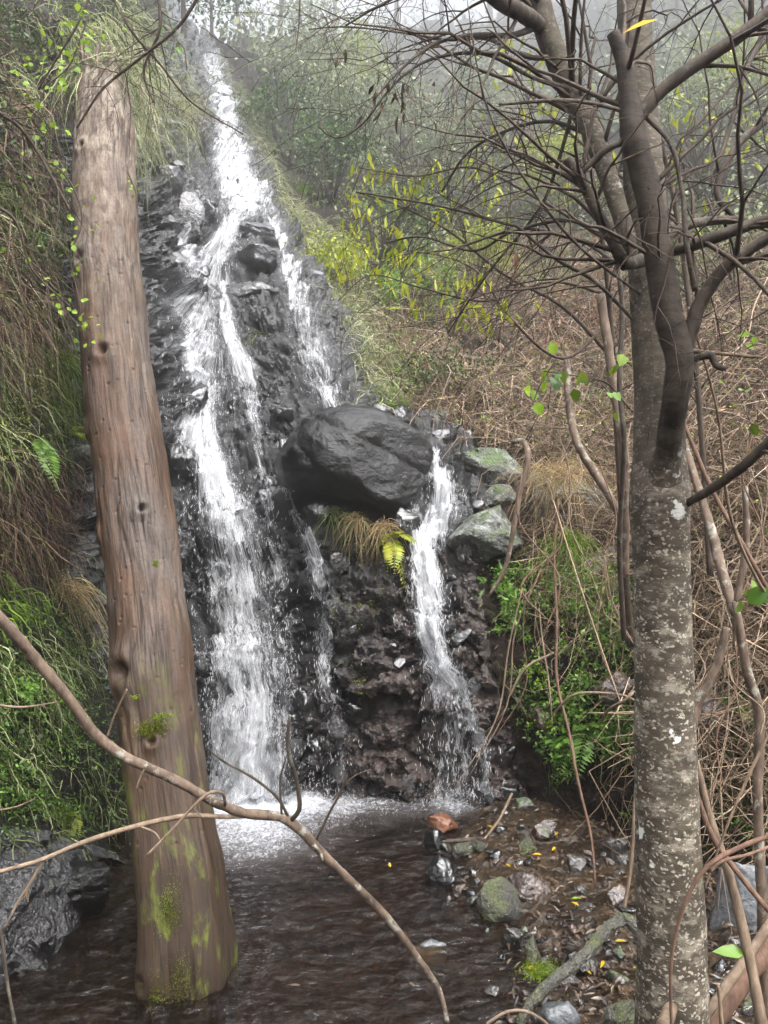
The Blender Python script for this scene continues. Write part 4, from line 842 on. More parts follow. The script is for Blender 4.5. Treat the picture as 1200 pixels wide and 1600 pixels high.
DEADL = m_leaf('dead_leaf', [rgb('3a2a20'), rgb('6e4c36'), rgb('8a6a50')], trans=.15)
V, Q, T = leaves(PX(42, 1388, 2.88)[None], np.array([[.05, 0, -1]]), np.array([[.2, -1, 0]]), .055, .012, fold=.5); mk('withered_leaf', V, [Q, T], TAN, br)
def stick(name, rows, m, label, cat, group=None, sides=8, n=40, twigs=0, **k):
    P, R = bpath(rows, n); V, q, cp = tube(P, R, sides, barkbump(.14 * R.max()))
    if twigs == 0: return tag(mk(name, V, [q, cp], m), label, cat, group)
    r = empty(name, P[0], label, cat, group); st = mk('stem', V, [q, cp], m, r); a = Acc(); grow(a, P, R, np.random.default_rng(int(rows[0][0] + rows[0][1])), twigs, **k); a.build('side_shoots', m, st); return r
stick('dry_twig', [(0, 1450, 2.7, 4), (5, 1480, 2.7, 5), (12, 1540, 2.7, 5), (26, 1620, 2.7, 6), (30, 1700, 2.7, 6)], DARKB, 'thin dark stem in the bottom left corner', 'stem')
stick('root', [(810, 1600, 3.68, 15.0), (835, 1560, 3.72, 16.5), (870, 1528, 3.8, 18.0), (915, 1490, 3.95, 18.0), (950, 1450, 4.1, 18.0), (978, 1436, 4.15, 19.5), (998, 1455, 4.1, 19.5), (1006, 1490, 4.05, 18.0), (1000, 1540, 4.0, 15.0)], MOSSY, 'mossy arched root on the stony shore', 'root', sides=16, n=80)
g = gnd(845, 1545); moss(bpy.data.objects['root'], g + [0, 0, .09], np.array([0, -.4, .9]), 900, .05, .03, .02, MOSSB, 3)

# ------------------------------------------------------------------ vegetation
def scat(poly, n, rng, pw=.6):
    poly = np.asarray(poly, float); lo, hi = poly.min(0), poly.max(0); out = []; c = 0
    while c < n:
        q = rng.uniform(lo, hi, (4 * n, 2)); q = q[inpoly(q[:, 0], q[:, 1], poly)]; D = wallD(q[:, 0], q[:, 1]); q = q[rng.random(len(q)) < (D / D.max()) ** pw]; out.append(q); c += len(q)
    q = np.vstack(out)[:n]; P, N = wall(q[:, 0], q[:, 1]); return q, P, N
def clumpy(P, rng, s=1.2, th=0.0, soft=.25):
    return rng.random(len(P)) < np.clip((fbm(P, s, 3) - th) / soft + .5, 0, 1)
def m_blade(name, cols, trans=.25): return m_leaf(name, cols, trans, .6, .25)
GR_L = m_blade('hanging_grass', [rgb('1a220c'), rgb('4a5a28'), rgb('8a965e'), rgb('c0c096')])
GR_P = m_blade('pale_grass', [rgb('4a562e'), rgb('838f60'), rgb('aaac86'), rgb('c8bd9a')])
GR_T = m_blade('straw_grass', [rgb('7d6a4a'), rgb('a58f68'), rgb('c4ac84')])
GR_G = m_blade('green_grass', [rgb('3d5216'), rgb('5e7a22'), rgb('86a03a')])
ROOTM = m_blade('root_fibres', [rgb('1c1511'), rgb('4a382c'), rgb('8a745e')], .1)
BRAM = m_blade('bramble_thicket', [rgb('221b15'), rgb('66543f'), rgb('9a8068'), rgb('cbb49e'), rgb('483c30')], .1)
STRAW = m_blade('dry_stems', [rgb('3a2f25'), rgb('826e58'), rgb('c8b094'), rgb('5c4a3a')], .1)
LF_D = m_leaf('dark_green_leaves', [rgb('1c2c0e'), rgb('3a541a'), rgb('5c7a28')], .25)
LF_G = m_leaf('green_leaves', [rgb('22400f'), rgb('44721c'), rgb('6a9c30'), rgb('98bc54'), rgb('3a5a1c')], .35, .35)
LF_B = m_leaf('bright_leaves', [rgb('6c8f1e'), rgb('8cb32a'), rgb('a8c83c')], .45)
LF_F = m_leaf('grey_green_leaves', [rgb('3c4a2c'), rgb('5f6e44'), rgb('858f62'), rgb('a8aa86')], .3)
LF_Y = m_leaf('olive_leaves', [rgb('5b6a20'), rgb('8f9c30'), rgb('bcc048')], .35)
LF_R = m_leaf('rusty_leaves', [rgb('6a4636'), rgb('8d6250'), rgb('a87e68')], .2)
FERN = m_leaf('fern_leaves', [rgb('3f5e1e'), rgb('5d8430'), rgb('7ea446')], .35)
FERNY = m_leaf('yellow_fern_leaves', [rgb('6d7f20'), rgb('97a32c'), rgb('b0a83a')], .4)
def blades(name, poly, n, m, L, W, label, cat, out=.35, dn=.9, droop=.5, curl=.1, K=5, seed=0, clump=None, tubeish=False, pw=.6, rnd=.45):
    rng = np.random.default_rng(seed); q, P, N = scat(poly, n, rng, pw)
    if clump is not None: k = clumpy(P, rng, *clump); P, N = P[k], N[k]
    d_ = N * out + np.array([0, 0, -dn]) + rng.normal(size=P.shape) * rnd
    V, Q, _ = strands(P - N * .02, d_, rng.uniform(L[0], L[1], len(P)), rng.uniform(W[0], W[1], len(P)), rng.uniform(.5, 1.2, len(P)) * droop, curl, K, rng, tubeish)
    return tag(mk(name, V, Q, m, origin=np.zeros(3)), label, cat, kind='stuff')
def cover(name, poly, n, m, L, label, cat, asp=.5, seed=0, clump=None, off=.03, lift=.06, detail=0, up=.6, pw=.6):
    rng = np.random.default_rng(seed); q, P, N = scat(poly, n, rng, pw)
    if clump is not None: k = clumpy(P, rng, *clump); P, N = P[k], N[k]
    P = P + N * (off + np.abs(rng.normal(size=(len(P), 1))) * lift); l = rng.uniform(L[0], L[1], len(P))
    V, Q, T = leaves(P, rng.normal(size=P.shape) + N * .3 - [0, 0, .3], N + rng.normal(size=P.shape) * .7 + [0, 0, up], l, l * asp, detail=detail)
    return tag(mk(name, V, [Q] if T is None else [Q, T], m, origin=np.zeros(3)), label, cat, kind='stuff')
# left bank
blades('root_fibres', [(-200, -50), (60, -50), (75, 120), (60, 300), (50, 420), (-200, 430)], 2600, ROOTM, (.2, .6), (.004, .012), 'mass of brown roots and dead fibres hanging from the upper left bank', 'roots', seed=1, droop=.4, curl=.2, out=.5)
blades('root_fibres', [(-150, 430), (45, 430), (60, 470), (-150, 480)], 700, ROOTM, (.3, .7), (.003, .008), 'fringe of root fibres over the left bank grass', 'roots', seed=2, out=.5)
blades('hanging_grass', [(-200, 430), (70, 470), (72, 640), (70, 700), (-200, 720)], 2600, GR_L, (.15, .4), (.006, .013), 'thick grass hanging down the middle of the left bank', 'grass', seed=3, out=.5, clump=(1.6, -.15, .3))
blades('root_fibres', [(-100, 690), (95, 690), (95, 850), (-100, 850)], 1500, ROOTM, (.2, .5), (.003, .008), 'brown dead fibres on the left bank below the grass', 'roots', seed=4)
blades('hanging_grass', [(-200, 760), (60, 800), (70, 960), (-200, 960)], 1700, GR_G, (.1, .3), (.006, .011), 'bright green grass low on the left bank', 'grass', seed=5, out=.6, clump=(2, -.05, .3))
blades('hanging_grass', [(20, 820), (135, 830), (160, 1060), (30, 1060)], 1500, GR_L, (.2, .5), (.003, .006), 'sparse grass hanging over dark rock beside the trunk', 'grass', seed=6, clump=(2, .05, .3))
blades('hanging_grass', [(-200, 980), (100, 980), (185, 1150), (190, 1270), (120, 1310), (-200, 1310)], 2400, GR_L, (.12, .35), (.005, .011), 'long grass trailing over the lower left bank', 'grass', seed=7, out=.5, clump=(1.8, -.1, .3))
cover('ground_cover', [(-200, 960), (90, 960), (170, 1120), (180, 1270), (100, 1310), (-200, 1310)], 9000, LF_D, (.015, .04), 'small dark leaves covering the lower left bank', 'plants', seed=8, clump=(1.5, -.1, .3))
cover('ground_cover', [(-100, 1040), (110, 1060), (160, 1180), (100, 1290), (-100, 1290)], 4200, LF_G, (.014, .034), 'tiny green leaves over the lower left bank', 'plants', seed=9, clump=(2.2, 0, .25))
cover('ground_cover', [(-200, 430), (80, 470), (90, 720), (-200, 730)], 5000, LF_Y, (.012, .03), 'mossy olive leaves among the left bank grass', 'plants', seed=10, clump=(1.8, .02, .25))
blades('hanging_grass', [(115, 20), (250, 10), (300, 100), (305, 180), (215, 215), (120, 170)], 5200, GR_P, (.35, .9), (.005, .012), 'pale grass curtain hanging above the broken trunk top', 'grass', seed=11, out=.4, curl=.08)
blades('hanging_grass', [(60, -40), (260, -40), (260, 20), (100, 40)], 1800, GR_L, (.3, .9), (.005, .012), 'olive grass at the very top left edge', 'grass', seed=12)
# right edge of the rock
blades('hanging_grass', [(330, 80), (372, 130), (405, 200), (440, 300), (470, 340), (450, 370), (425, 330), (385, 240), (352, 150)], 4200, GR_P, (.3, .75), (.008, .016), 'pale grass edging the top of the falls on the right', 'grass', seed=13, out=.5, dn=.7)
blades('hanging_grass', [(455, 330), (520, 350), (550, 420), (575, 520), (590, 620), (570, 640), (545, 560), (510, 480), (480, 410)], 6200, GR_P, (.35, .9), (.006, .012), 'long pale grass pouring over the rock edge right of the falls', 'grass', seed=14, out=.5, dn=.8)
blades('hanging_grass', [(560, 480), (620, 520), (640, 640), (585, 650)], 1800, GR_G, (.2, .5), (.006, .01), 'green grass beside the rock edge above the black boulder', 'grass', seed=15, clump=(2, 0, .3))
cover('ground_cover', [(570, 520), (650, 540), (660, 650), (590, 650)], 2600, LF_G, (.03, .06), 'green leaves growing right of the pitted face', 'plants', seed=16, clump=(1.5, 0, .3), lift=.15)
# hillside
HILL = [(560, 560), (620, 440), (760, 380), (1000, 350), (1300, 380), (1300, 900), (1000, 870), (900, 730), (700, 700), (620, 640)]
blades('bramble_thicket', HILL, 12500, BRAM, (.35, 1.1), (.006, .015), 'tangle of pinkish brown dead brambles covering the hillside', 'brambles', out=.5, dn=-.1, droop=.6, curl=.3, K=5, seed=17, rnd=.9, tubeish=True)
cover('ground_cover', [(560, 600), (640, 430), (800, 360), (1260, 300), (1260, 720), (900, 700), (700, 690)], 9000, LF_F, (.03, .07), 'grey green leaves among the hillside brambles', 'plants', seed=18, clump=(.9, .08, .2), lift=.25)
cover('ground_cover', [(790, 420), (900, 420), (930, 500), (840, 520)], 2600, LF_G, (.04, .08), 'green patch of leaves high on the hillside', 'plants', seed=19, clump=(.8, -.1, .3), lift=.2)
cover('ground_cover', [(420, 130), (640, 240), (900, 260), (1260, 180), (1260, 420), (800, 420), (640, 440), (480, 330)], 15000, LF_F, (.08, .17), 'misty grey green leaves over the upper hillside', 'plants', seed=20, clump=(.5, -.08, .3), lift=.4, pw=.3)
cover('bracken', [(620, 120), (800, 130), (840, 220), (700, 240)], 3500, LF_R, (.18, .4), 'patch of rusty dead bracken on the misty slope', 'bracken', seed=21, clump=(.35, -.1, .3), lift=.5, pw=.2, asp=.35)
cover('bracken', [(760, 400), (960, 390), (980, 560), (700, 560)], 3000, LF_R, (.07, .16), 'rusty dead bracken fronds above the brambles', 'bracken', seed=22, clump=(.7, 0, .3), lift=.3, asp=.3)
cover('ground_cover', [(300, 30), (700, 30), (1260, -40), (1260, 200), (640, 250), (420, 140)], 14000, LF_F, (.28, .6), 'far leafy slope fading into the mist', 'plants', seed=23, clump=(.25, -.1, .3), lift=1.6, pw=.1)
blades('dry_stems', [(1060, 420), (1300, 420), (1300, 1260), (1075, 1260)], 2400, STRAW, (.3, 1.1), (.005, .012), 'tangle of dry straw coloured stems right of the spotted trunk', 'dry stems', out=.6, dn=.1, droop=.6, curl=.3, K=6, seed=24, rnd=.9, tubeish=True)
blades('dry_stems', [(820, 640), (1010, 640), (1010, 1000), (900, 980), (830, 760)], 1300, STRAW, (.3, 1.0), (.004, .009), 'tangle of dry stems hanging over the right bank rocks', 'dry stems', out=.6, dn=.5, droop=.6, curl=.3, K=6, seed=25, rnd=.8, tubeish=True)
blades('hanging_grass', [(-150, 0), (75, 0), (80, 300), (50, 430), (-150, 430)], 3600, GR_L, (.2, .5), (.005, .011), 'olive grass blades among the roots of the upper left bank', 'grass', seed=41, out=.5, clump=(1.5, .05, .3))
cover('ground_cover', [(-150, 0), (90, 0), (90, 300), (50, 430), (-150, 430)], 7000, LF_D, (.02, .045), 'dark leaves among the roots of the upper left bank', 'plants', seed=42, clump=(1.4, .05, .3), lift=.15)
cover('dead_leaves', HILL, 7000, LF_R, (.03, .07), 'dead leaves caught in the hillside brambles', 'dead leaves', seed=43, clump=(1.2, 0, .3), lift=.3, asp=.4)
cover('ground_cover', HILL, 4000, LF_G, (.03, .06), 'fresh green leaf patches in the hillside brambles', 'plants', seed=46, clump=(.7, .14, .2), lift=.3)
cover('ground_cover', HILL, 9000, LF_Y, (.03, .06), 'scattered olive leaves in the hillside brambles', 'plants', seed=44, clump=(.8, .06, .25), lift=.3)
cover('ground_cover', [(540, 180), (900, 200), (940, 420), (620, 440), (520, 330)], 7000, LF_Y, (.06, .12), 'yellow green leaves over the middle of the misty slope', 'plants', seed=45, clump=(.5, .05, .25), lift=.5, pw=.3)
# right bank
RB = [(740, 880), (830, 870), (1010, 900), (1010, 1200), (880, 1220), (830, 1150), (780, 1040)]
cover('ground_cover', RB, 7000, LF_D, (.015, .045), 'dark small leaves on the right bank', 'plants', seed=26, clump=(1.6, -.05, .3))
cover('ground_cover', [(770, 880), (990, 900), (1000, 1020), (860, 1030), (780, 980)], 8500, LF_G, (.022, .05), 'fresh green leaves below the lichen boulders', 'plants', seed=27, clump=(1.8, -.05, .25), lift=.1, detail=1)
cover('ground_cover', [(830, 1020), (990, 1030), (1000, 1190), (870, 1190)], 4600, LF_G, (.022, .045), 'fresh green leaves lower on the right bank', 'plants', seed=28, clump=(2.0, 0, .25), lift=.08, detail=1)
cover('ground_cover', [(1060, 700), (1300, 700), (1300, 1330), (1080, 1300)], 6000, LF_D, (.02, .05), 'dark leaves behind the spotted trunk', 'plants', seed=29, clump=(1.4, 0, .3), lift=.1)
cover('ground_cover', [(1070, 820), (1260, 800), (1260, 1000), (1100, 1000)], 2200, LF_G, (.02, .045), 'green leaves right of the spotted trunk', 'plants', seed=30, clump=(1.6, .05, .25), lift=.12)
blades('hanging_grass', RB, 1400, GR_G, (.08, .25), (.003, .006), 'thin grass on the right bank', 'grass', seed=31, clump=(2, 0, .3))
blades('hanging_grass', [(1090, 1180), (1260, 1180), (1260, 1330), (1120, 1330)], 900, GR_G, (.1, .25), (.004, .007), 'mossy grass at the foot of the right bank', 'grass', seed=32, dn=-.2)
cover('rock_moss', [(530, 870), (640, 880), (640, 1080), (560, 1080), (530, 960)], 2600, LF_Y, (.008, .02), 'moss on the earth between the lower falls', 'moss', seed=33, clump=(2.2, .12, .2), lift=.01)

# tufts, each by itself
def tuft(px, py, n, L, m, label, W=.006, out=.5, seed=None, P=None, sp=.05, dn=.6, m2=None):
    rng = np.random.default_rng(seed or int(px * 3 + py))
    if P is None: P, N = wall(np.float64(px), np.float64(py), .05)
    else: N = np.array([0, -.6, .6])
    r = empty('grass_tuft', P, label, 'grass tuft')
    for k, (mm, f) in enumerate([(m, 1.0)] + ([(m2, .4)] if m2 else [])):
        c = int(n * f); b = P + rng.normal(size=(c, 3)) * sp * np.array([1, .6, .35]); d_ = N * out + np.array([0, 0, .35 - dn * 0.5]) + rng.normal(size=(c, 3)) * .45
        V, Q, _ = strands(b, d_, rng.uniform(.5, 1.1, c) * L, W * rng.uniform(.6, 1.2, c), rng.uniform(.7, 1.5, c), .06, 6, rng); mk('blades', V, Q, mm, r)
    return r
tuft(522, 815, 150, .24, GR_L, sp=.03, P=PX(522, 800, 7.3), label= 'olive grass tuft left of the straw tufts under the black boulder', m2=GR_G)
tuft(557, 812, 150, .28, GR_T, sp=.022, P=PX(557, 812, 7.2), label= 'middle straw coloured tuft under the black boulder', m2=GR_L)
tuft(600, 822, 150, .3, GR_T, sp=.022, P=PX(600, 824, 7.15), label= 'straw tuft beside the bright fern under the black boulder')
tuft(865, 770, 420, .5, GR_T, 'large clump of dry grass over the pale boulder', sp=.14, P=PX(868, 742, 7.3))
tuft(895, 850, 160, .55, GR_G, 'thin long green tuft hanging beneath the pale boulder', P=PX(893, 850, 6.6))
tuft(486, 438, 160, .12, GR_G, 'bright green moss tuft on the pale stone by the right strand')
tuft(400, 455, 60, .35, GR_P, 'small grass tuft in the crack of the step blocks')
tuft(240, 175, 120, .6, GR_P, 'pale tuft on the slab beside the trunk top')
tuft(400, 515, 90, .4, GR_L, 'thin tuft hanging on the pitted face')
for px, n_, lb in [(128, 70, 'pale grass hanging over the left side of the broken trunk top'), (196, 70, 'pale grass hanging over the right side of the broken trunk top')]:
    tuft(px, 90, n_, .5, GR_P, lb, P=PX(px, 105, 6.02), sp=.06, W=.007, m2=GR_L, out=.25)
tuft(60, 550, 260, .45, GR_G, 'bright green tuft on the left bank edge', sp=.1)
tuft(95, 920, 140, .4, GR_T, 'straw tuft low beside the trunk', sp=.05)
tuft(130, 1010, 140, .35, GR_L, 'tuft over the dark hollow beside the trunk', sp=.06)
tuft(475, 300, 200, .6, GR_G, 'yellowish green tuft on the rock rim right of the top', sp=.15, W=.012)

# ferns
def frond(P0, d0, L, rng, m, parent, pairs=15, droop=.6, wid=.32):
    t = np.linspace(0, 1, pairs + 3)[:, None]; P = P0 + unit(d0) * L * t + np.array([0, 0, -1]) * droop * L * t ** 2
    T = unit(np.gradient(P, axis=0)); s = unit(np.cross(T, [0, 0, 1.0]) + 1e-4); k = np.arange(1, pairs + 3); prof = np.sin(np.clip(t[k, 0] * .95 + .1, 0, 1) * np.pi) ** .75 * wid * L
    a = Acc()
    for sg in (-1, 1):
        dd = s[k] * sg + T[k] * .45 + rng.normal(size=(len(k), 3)) * .06; nn = np.cross(s[k], T[k]); nn = nn * np.sign(nn[:, 2:] + 1e-6)
        V, Q, _ = leaves(P[k], dd, nn, np.maximum(prof, .012), np.maximum(prof * .30, .007), bend=.15, detail=0); a.add(V, Q)
    V, q, cp = tube(P, .0022 * (1.1 - t[:, 0]) + .0004, 3); a.add(V, q, cp)
    return a.build('frond', m, parent)
def fern(P, n, L, label, m=FERN, face=(0, -1, .5), spread=.8, seed=0, droop=.6):
    rng = np.random.default_rng(seed); r = empty('fern', P, label, 'fern')
    for k in range(n): frond(np.asarray(P), np.array(face, float) + rng.normal(size=3) * spread, L * rng.uniform(.65, 1.1), rng, m, r, droop=droop * rng.uniform(.6, 1.3))
def wp(px, py, off=.06): return wall(np.float64(px), np.float64(py), off)[0]
fern(PX(614, 842, 7.1), 7, .32, 'bright green fern drooping beside the straw tuft under the black boulder', m=FERNY, face=(.1, -.6, .1), spread=.5, seed=1, droop=1.0)
fern(wp(40, 690), 4, .3, 'fern with a lit frond on the left bank below the grass', seed=2, face=(.5, -1, .2))
fern(wp(92, 678), 3, .28, 'fern reaching from the left bank towards the trunk', m=FERNY, seed=3, face=(1, -.4, .2), spread=.35)
fern(wp(95, 1275), 6, .24, 'yellow green fern low on the left bank', m=FERNY, seed=4, face=(0, -1, .3))
fern(wp(15, 1070), 4, .24, 'small fern at the left edge above the fallen branch', seed=5, face=(.4, -1, .3))
fern(wp(748, 898), 4, .22, 'small fern hanging right of the right cascade', seed=6, face=(-.2, -1, .1))
fern(wp(775, 905), 5, .24, 'fern under the mossy lichen boulder', seed=7, face=(.2, -1, .1))
fern(wp(930, 1140), 6, .34, 'fern spreading in the dark hollow of the right bank', seed=8, face=(.1, -1, .4))
fern(wp(900, 1150), 5, .26, 'dark fern left of the one in the hollow', seed=9, face=(-.3, -1, .3), m=LF_G)
fern(wp(985, 1130), 5, .3, 'fern half hidden by the left side of the spotted trunk', seed=10, face=(-.2, -1, .4))
fern(wp(1170, 1110), 5, .3, 'fern behind the bent pole at the right edge', seed=11, face=(-.3, -1, .4))
fern(wp(845, 560), 5, .5, 'brown fern on the bramble slope', m=LF_R, seed=12, face=(0, -1, .6))
# leafy plants of the right bank
def herb(P, n, R, L, label, m=LF_G, seed=0, stems=7):
    rng = np.random.default_rng(seed); r = empty('leafy_plant', P, label, 'plant'); a = Acc(); lv = Acc()
    for k in range(stems):
        d_ = unit(np.array([rng.normal() * .7, -abs(rng.normal()) * .6 - .2, rng.uniform(-.3, .9)])); l = R * rng.uniform(.6, 1.2); t = np.linspace(0, 1, 7)[:, None]
        Q = np.asarray(P) + d_ * l * t + np.array([0, 0, -.35]) * l * t ** 2; a.tube(Q, np.full(7, .0018), 3)
        c = n // stems; tt = rng.uniform(.25, 1, c); pp = np.stack([np.interp(tt, t[:, 0], Q[:, i]) for i in range(3)], -1)
        V, q, T = leaves(pp, rng.normal(size=(c, 3)) + d_ * .6, rng.normal(size=(c, 3)) * .4 + [0, -.35, .9], rng.uniform(.7, 1.2, c) * L, rng.uniform(.4, .55, c) * L, fold=.3); lv.add(V, q, T)
    a.build('stems', LF_D, r); lv.build('leaves', m, r)
for k, (px, py, n, R, L, lb) in enumerate([(800, 940, 130, .2, .035, 'leafy plant left most under the lichen boulders'), (840, 930, 120, .2, .035, 'leafy plant below the mossy lichen boulder corner'), (862, 960, 150, .24, .035, 'bushy plant in the middle of the green right bank'),
   (905, 965, 140, .22, .034, 'leafy plant under the long green hanging tuft'), (945, 985, 130, .22, .034, 'leafy plant left of the spotted trunk at mid height'), (838, 1040, 110, .16, .034, 'bright plant with upright leaves on the bare earth edge'), (855, 1065, 60, .1, .03, 'small plant below the bright upright one'),
   (858, 1130, 110, .18, .03, 'plant trailing over the dark hollow'), (870, 1160, 80, .14, .028, 'low plant just above the stony shore'), (892, 1205, 50, .1, .026, 'sprig hanging just over the shore'), (775, 990, 70, .12, .025, 'small mossy plant beside the right cascade'), (985, 1010, 80, .16, .034, 'plant touching the left side of the spotted trunk'),
   (1130, 870, 110, .2, .035, 'green plant behind the limb right of the spotted trunk'), (1165, 1040, 80, .16, .035, 'plant between the spotted trunk and the bent pole'), (985, 1270, 60, .1, .024, 'sprig at the foot of the dangling stems'), (1180, 1290, 90, .2, .03, 'yellowish plant behind the pole at the right edge')]):
    herb(wp(px, py, .05), n, R, L, lb, seed=60 + k, m=LF_B if k in (5, 6, 7) else LF_G)

# ivy sprays and single broad leaves in front
def spray(rows, n, L, label, m=LF_B, name='vine', cat='vine', seed=0, wid=.8, spread=.03, n2=30, dn=.4, w=None):
    rng = np.random.default_rng(seed); P, R = bpath(rows, n2); r = empty(name, P[0], label, cat); V, q, cp = tube(P, R, 5); mk('stem', V, [q, cp], TWIG, r)
    k = rng.integers(0, n2, n); b = P[k] + rng.normal(size=(n, 3)) * spread; l = rng.uniform(.6, 1.2, n) * L
    leaf_parts('leaf', m, r, b, rng.normal(size=(n, 3)) + [0, 0, -dn], rng.normal(size=(n, 3)) * .5 + [0, -.8, .5], l, l * wid, fold=.25, bend=.25, shape=(.35, 1, .72, .8)); return r
spray([(150, -30, 4.2, 4), (120, 40, 4.2, 4), (90, 90, 4.25, 3), (60, 140, 4.3, 3)], 60, .04, 'leafy vine spray in the top left corner', spread=.08, seed=1)
spray([(140, 20, 4.4, 3), (110, 100, 4.4, 3), (70, 140, 4.4, 2), (55, 200, 4.4, 2)], 42, .036, 'vine hanging left of the grass curtain', spread=.06, seed=2)
spray([(60, 250, 4.6, 2), (90, 262, 4.6, 3), (118, 300, 4.6, 3), (128, 350, 4.6, 3), (110, 400, 4.6, 2), (124, 470, 4.6, 2), (130, 525, 4.6, 2)], 44, .034, 'vine with bright leaves dangling in front of the trunk left edge', spread=.045, seed=3)
spray([(20, 380, 4.5, 3), (70, 440, 4.5, 2), (115, 500, 4.5, 2), (140, 515, 4.5, 2)], 16, .034, 'short vine with bright leaves crossing to the trunk', spread=.03, seed=4)
spray([(255, 40, 4.9, 3), (275, 62, 4.9, 2), (288, 78, 4.9, 2), (292, 110, 4.9, 2)], 16, .036, 'hanging sprig of dark round leaves before the mist', spread=.035, seed=5, m=LF_G)
spray([(200, 270, 5.2, 2), (212, 300, 5.2, 2), (214, 325, 5.2, 2)], 8, .03, 'small sprig at the right edge of the trunk', spread=.02, seed=6)
spray([(985, 640, 3.4, 3), (950, 600, 3.4, 3), (915, 590, 3.4, 2), (850, 580, 3.4, 2)], 12, .06, 'bramble sprig with broad leaves left of the spotted trunk', spread=.03, seed=7, m=LF_G)
spray([(1010, 600, 3.0, 3), (985, 570, 3.0, 2), (960, 560, 3.0, 2)], 7, .06, 'bright leaf sprig touching the spotted trunk', spread=.02, seed=8)
spray([(870, 560, 4.0, 2), (845, 600, 4.0, 2), (832, 632, 4.0, 2)], 6, .06, 'round green leaf sprig over the brambles', spread=.03, seed=9)
spray([(1215, 520, 2.6, 3), (1180, 525, 2.6, 2), (1165, 528, 2.6, 2)], 5, .045, 'bright leaf sprig at the right edge', spread=.015, seed=10)
spray([(1210, 920, 2.9, 4), (1180, 925, 2.9, 3), (1150, 940, 2.9, 3)], 9, .075, 'broad dark leaf cluster at the right edge', spread=.025, seed=11, m=LF_G)
spray([(1250, 640, 2.7, 3), (1190, 660, 2.7, 2), (1165, 690, 2.7, 2)], 8, .045, 'leaf sprig above the lower right limb', spread=.03, seed=12, m=LF_G)
V, Q, T = leaves(PX(1168, 1490, 2.9)[None], np.array([[-1, -.1, .25]]), np.array([[0, -.6, .8]]), .12, .05, fold=.2, bend=.3)
tag(mk('leaf', V, [Q, T], FERN), 'broad bright green leaf at the right foot of the spotted trunk', 'leaf')

# lance leaved sapling in front of the hillside
sap = empty('sapling', PX(962, 1000, 6.0), 'slender sapling with yellow green drooping leaves before the hillside', 'sapling')
SAPB = [[(985, 1010, 6.0, 12), (972, 800, 5.6, 11), (960, 600, 5.4, 10), (950, 450, 5.2, 8), (930, 300, 5.0, 7), (900, 150, 4.9, 6), (880, 0, 4.8, 4), (870, -80, 4.8, 3)],
        [(958, 560, 5.35, 7), (880, 480, 5.2, 6), (790, 430, 5.1, 5), (700, 360, 5.0, 4), (620, 320, 5.0, 3), (556, 300, 5.0, 2)],
        [(950, 460, 5.2, 6), (860, 440, 5.1, 5), (760, 470, 5.0, 4), (660, 450, 4.9, 3), (580, 430, 4.9, 2), (528, 470, 4.9, 2)],
        [(940, 370, 5.1, 6), (840, 310, 5.0, 5), (740, 262, 4.9, 4), (650, 275, 4.9, 3), (560, 262, 4.9, 2)],
        [(955, 500, 5.3, 6), (880, 560, 5.2, 5), (800, 500, 5.0, 4), (740, 420, 5.0, 3), (640, 395, 5.0, 2), (600, 440, 5.0, 2)]]
lf = []
for k, rows in enumerate(SAPB):
    P, R = bpath(rows, 40); V, q, cp = tube(P, R, 7); o = mk('stem' if k == 0 else 'branch', V, [q, cp], TWIG, sap)
    a = Acc(); l2 = []; grow(a, P, R, np.random.default_rng(70 + k), 14, (.2, .6), sub=1, droop=.35, tmin=.35, lst=l2); a.build('twigs', TWIG, o); lf += l2
rng = np.random.default_rng(71)
CL = [(570, 258), (600, 268), (560, 300), (640, 285), (680, 268), (700, 262), (555, 345), (590, 368), (612, 390), (640, 402), (660, 396), (540, 400), (565, 412), (600, 424), (642, 434), (700, 430), (728, 442), (760, 430), (722, 470), (756, 480), (575, 320), (602, 350), (742, 240), (720, 322), (630, 360), (548, 430), (700, 480), (770, 500), (740, 500), (620, 300), (580, 395), (530, 390), (760, 250), (680, 330), (650, 470), (800, 470), (780, 300)]
pp = []
for px, py in CL:
    m = rng.integers(6, 10); pp.append(PX(px, py, 4.95) + rng.normal(size=(m, 3)) * np.array([.05, .1, .03]))
pp = np.vstack(pp); m = len(pp)
leaf_parts('leaf', LANCE, sap, pp, rng.normal(size=(m, 3)) * .45 + [0, 0, -1], rng.normal(size=(m, 3)) + [0, -.6, .3], rng.uniform(.06, .11, m), rng.uniform(.016, .026, m), fold=.4, bend=.3)
sap2 = empty('sapling', PX(1120, 900, 5.5), 'blurred yellow leaved sapling behind the limbs at the upper right', 'sapling')
for k, rows in enumerate([[(1110, 900, 5.5, 10), (1090, 600, 5.4, 9), (1060, 350, 5.3, 8), (1020, 150, 5.2, 6), (1000, -60, 5.2, 4)], [(1060, 350, 5.3, 6), (940, 250, 5.3, 5), (830, 150, 5.2, 4), (780, 60, 5.2, 3)], [(1040, 250, 5.3, 6), (1130, 150, 5.3, 4), (1200, 60, 5.3, 3)]]):
    P, R = bpath(rows, 40); V, q, cp = tube(P, R, 7); o = mk('stem' if k == 0 else 'branch', V, [q, cp], TWIG, sap2); a = Acc(); grow(a, P, R, np.random.default_rng(80 + k), 22, (.2, .7), sub=1, droop=.3, tmin=.2); a.build('twigs', TWIG, o)
q = np.vstack([rng.normal(size=(70, 2)) * [40, 70] + [815, 120], rng.normal(size=(50, 2)) * [70, 60] + [1090, 180], rng.normal(size=(40, 2)) * [90, 60] + [1000, 230]]); m = len(q); pp = PX(q[:, 0], q[:, 1], rng.uniform(4.8, 5.6, m))
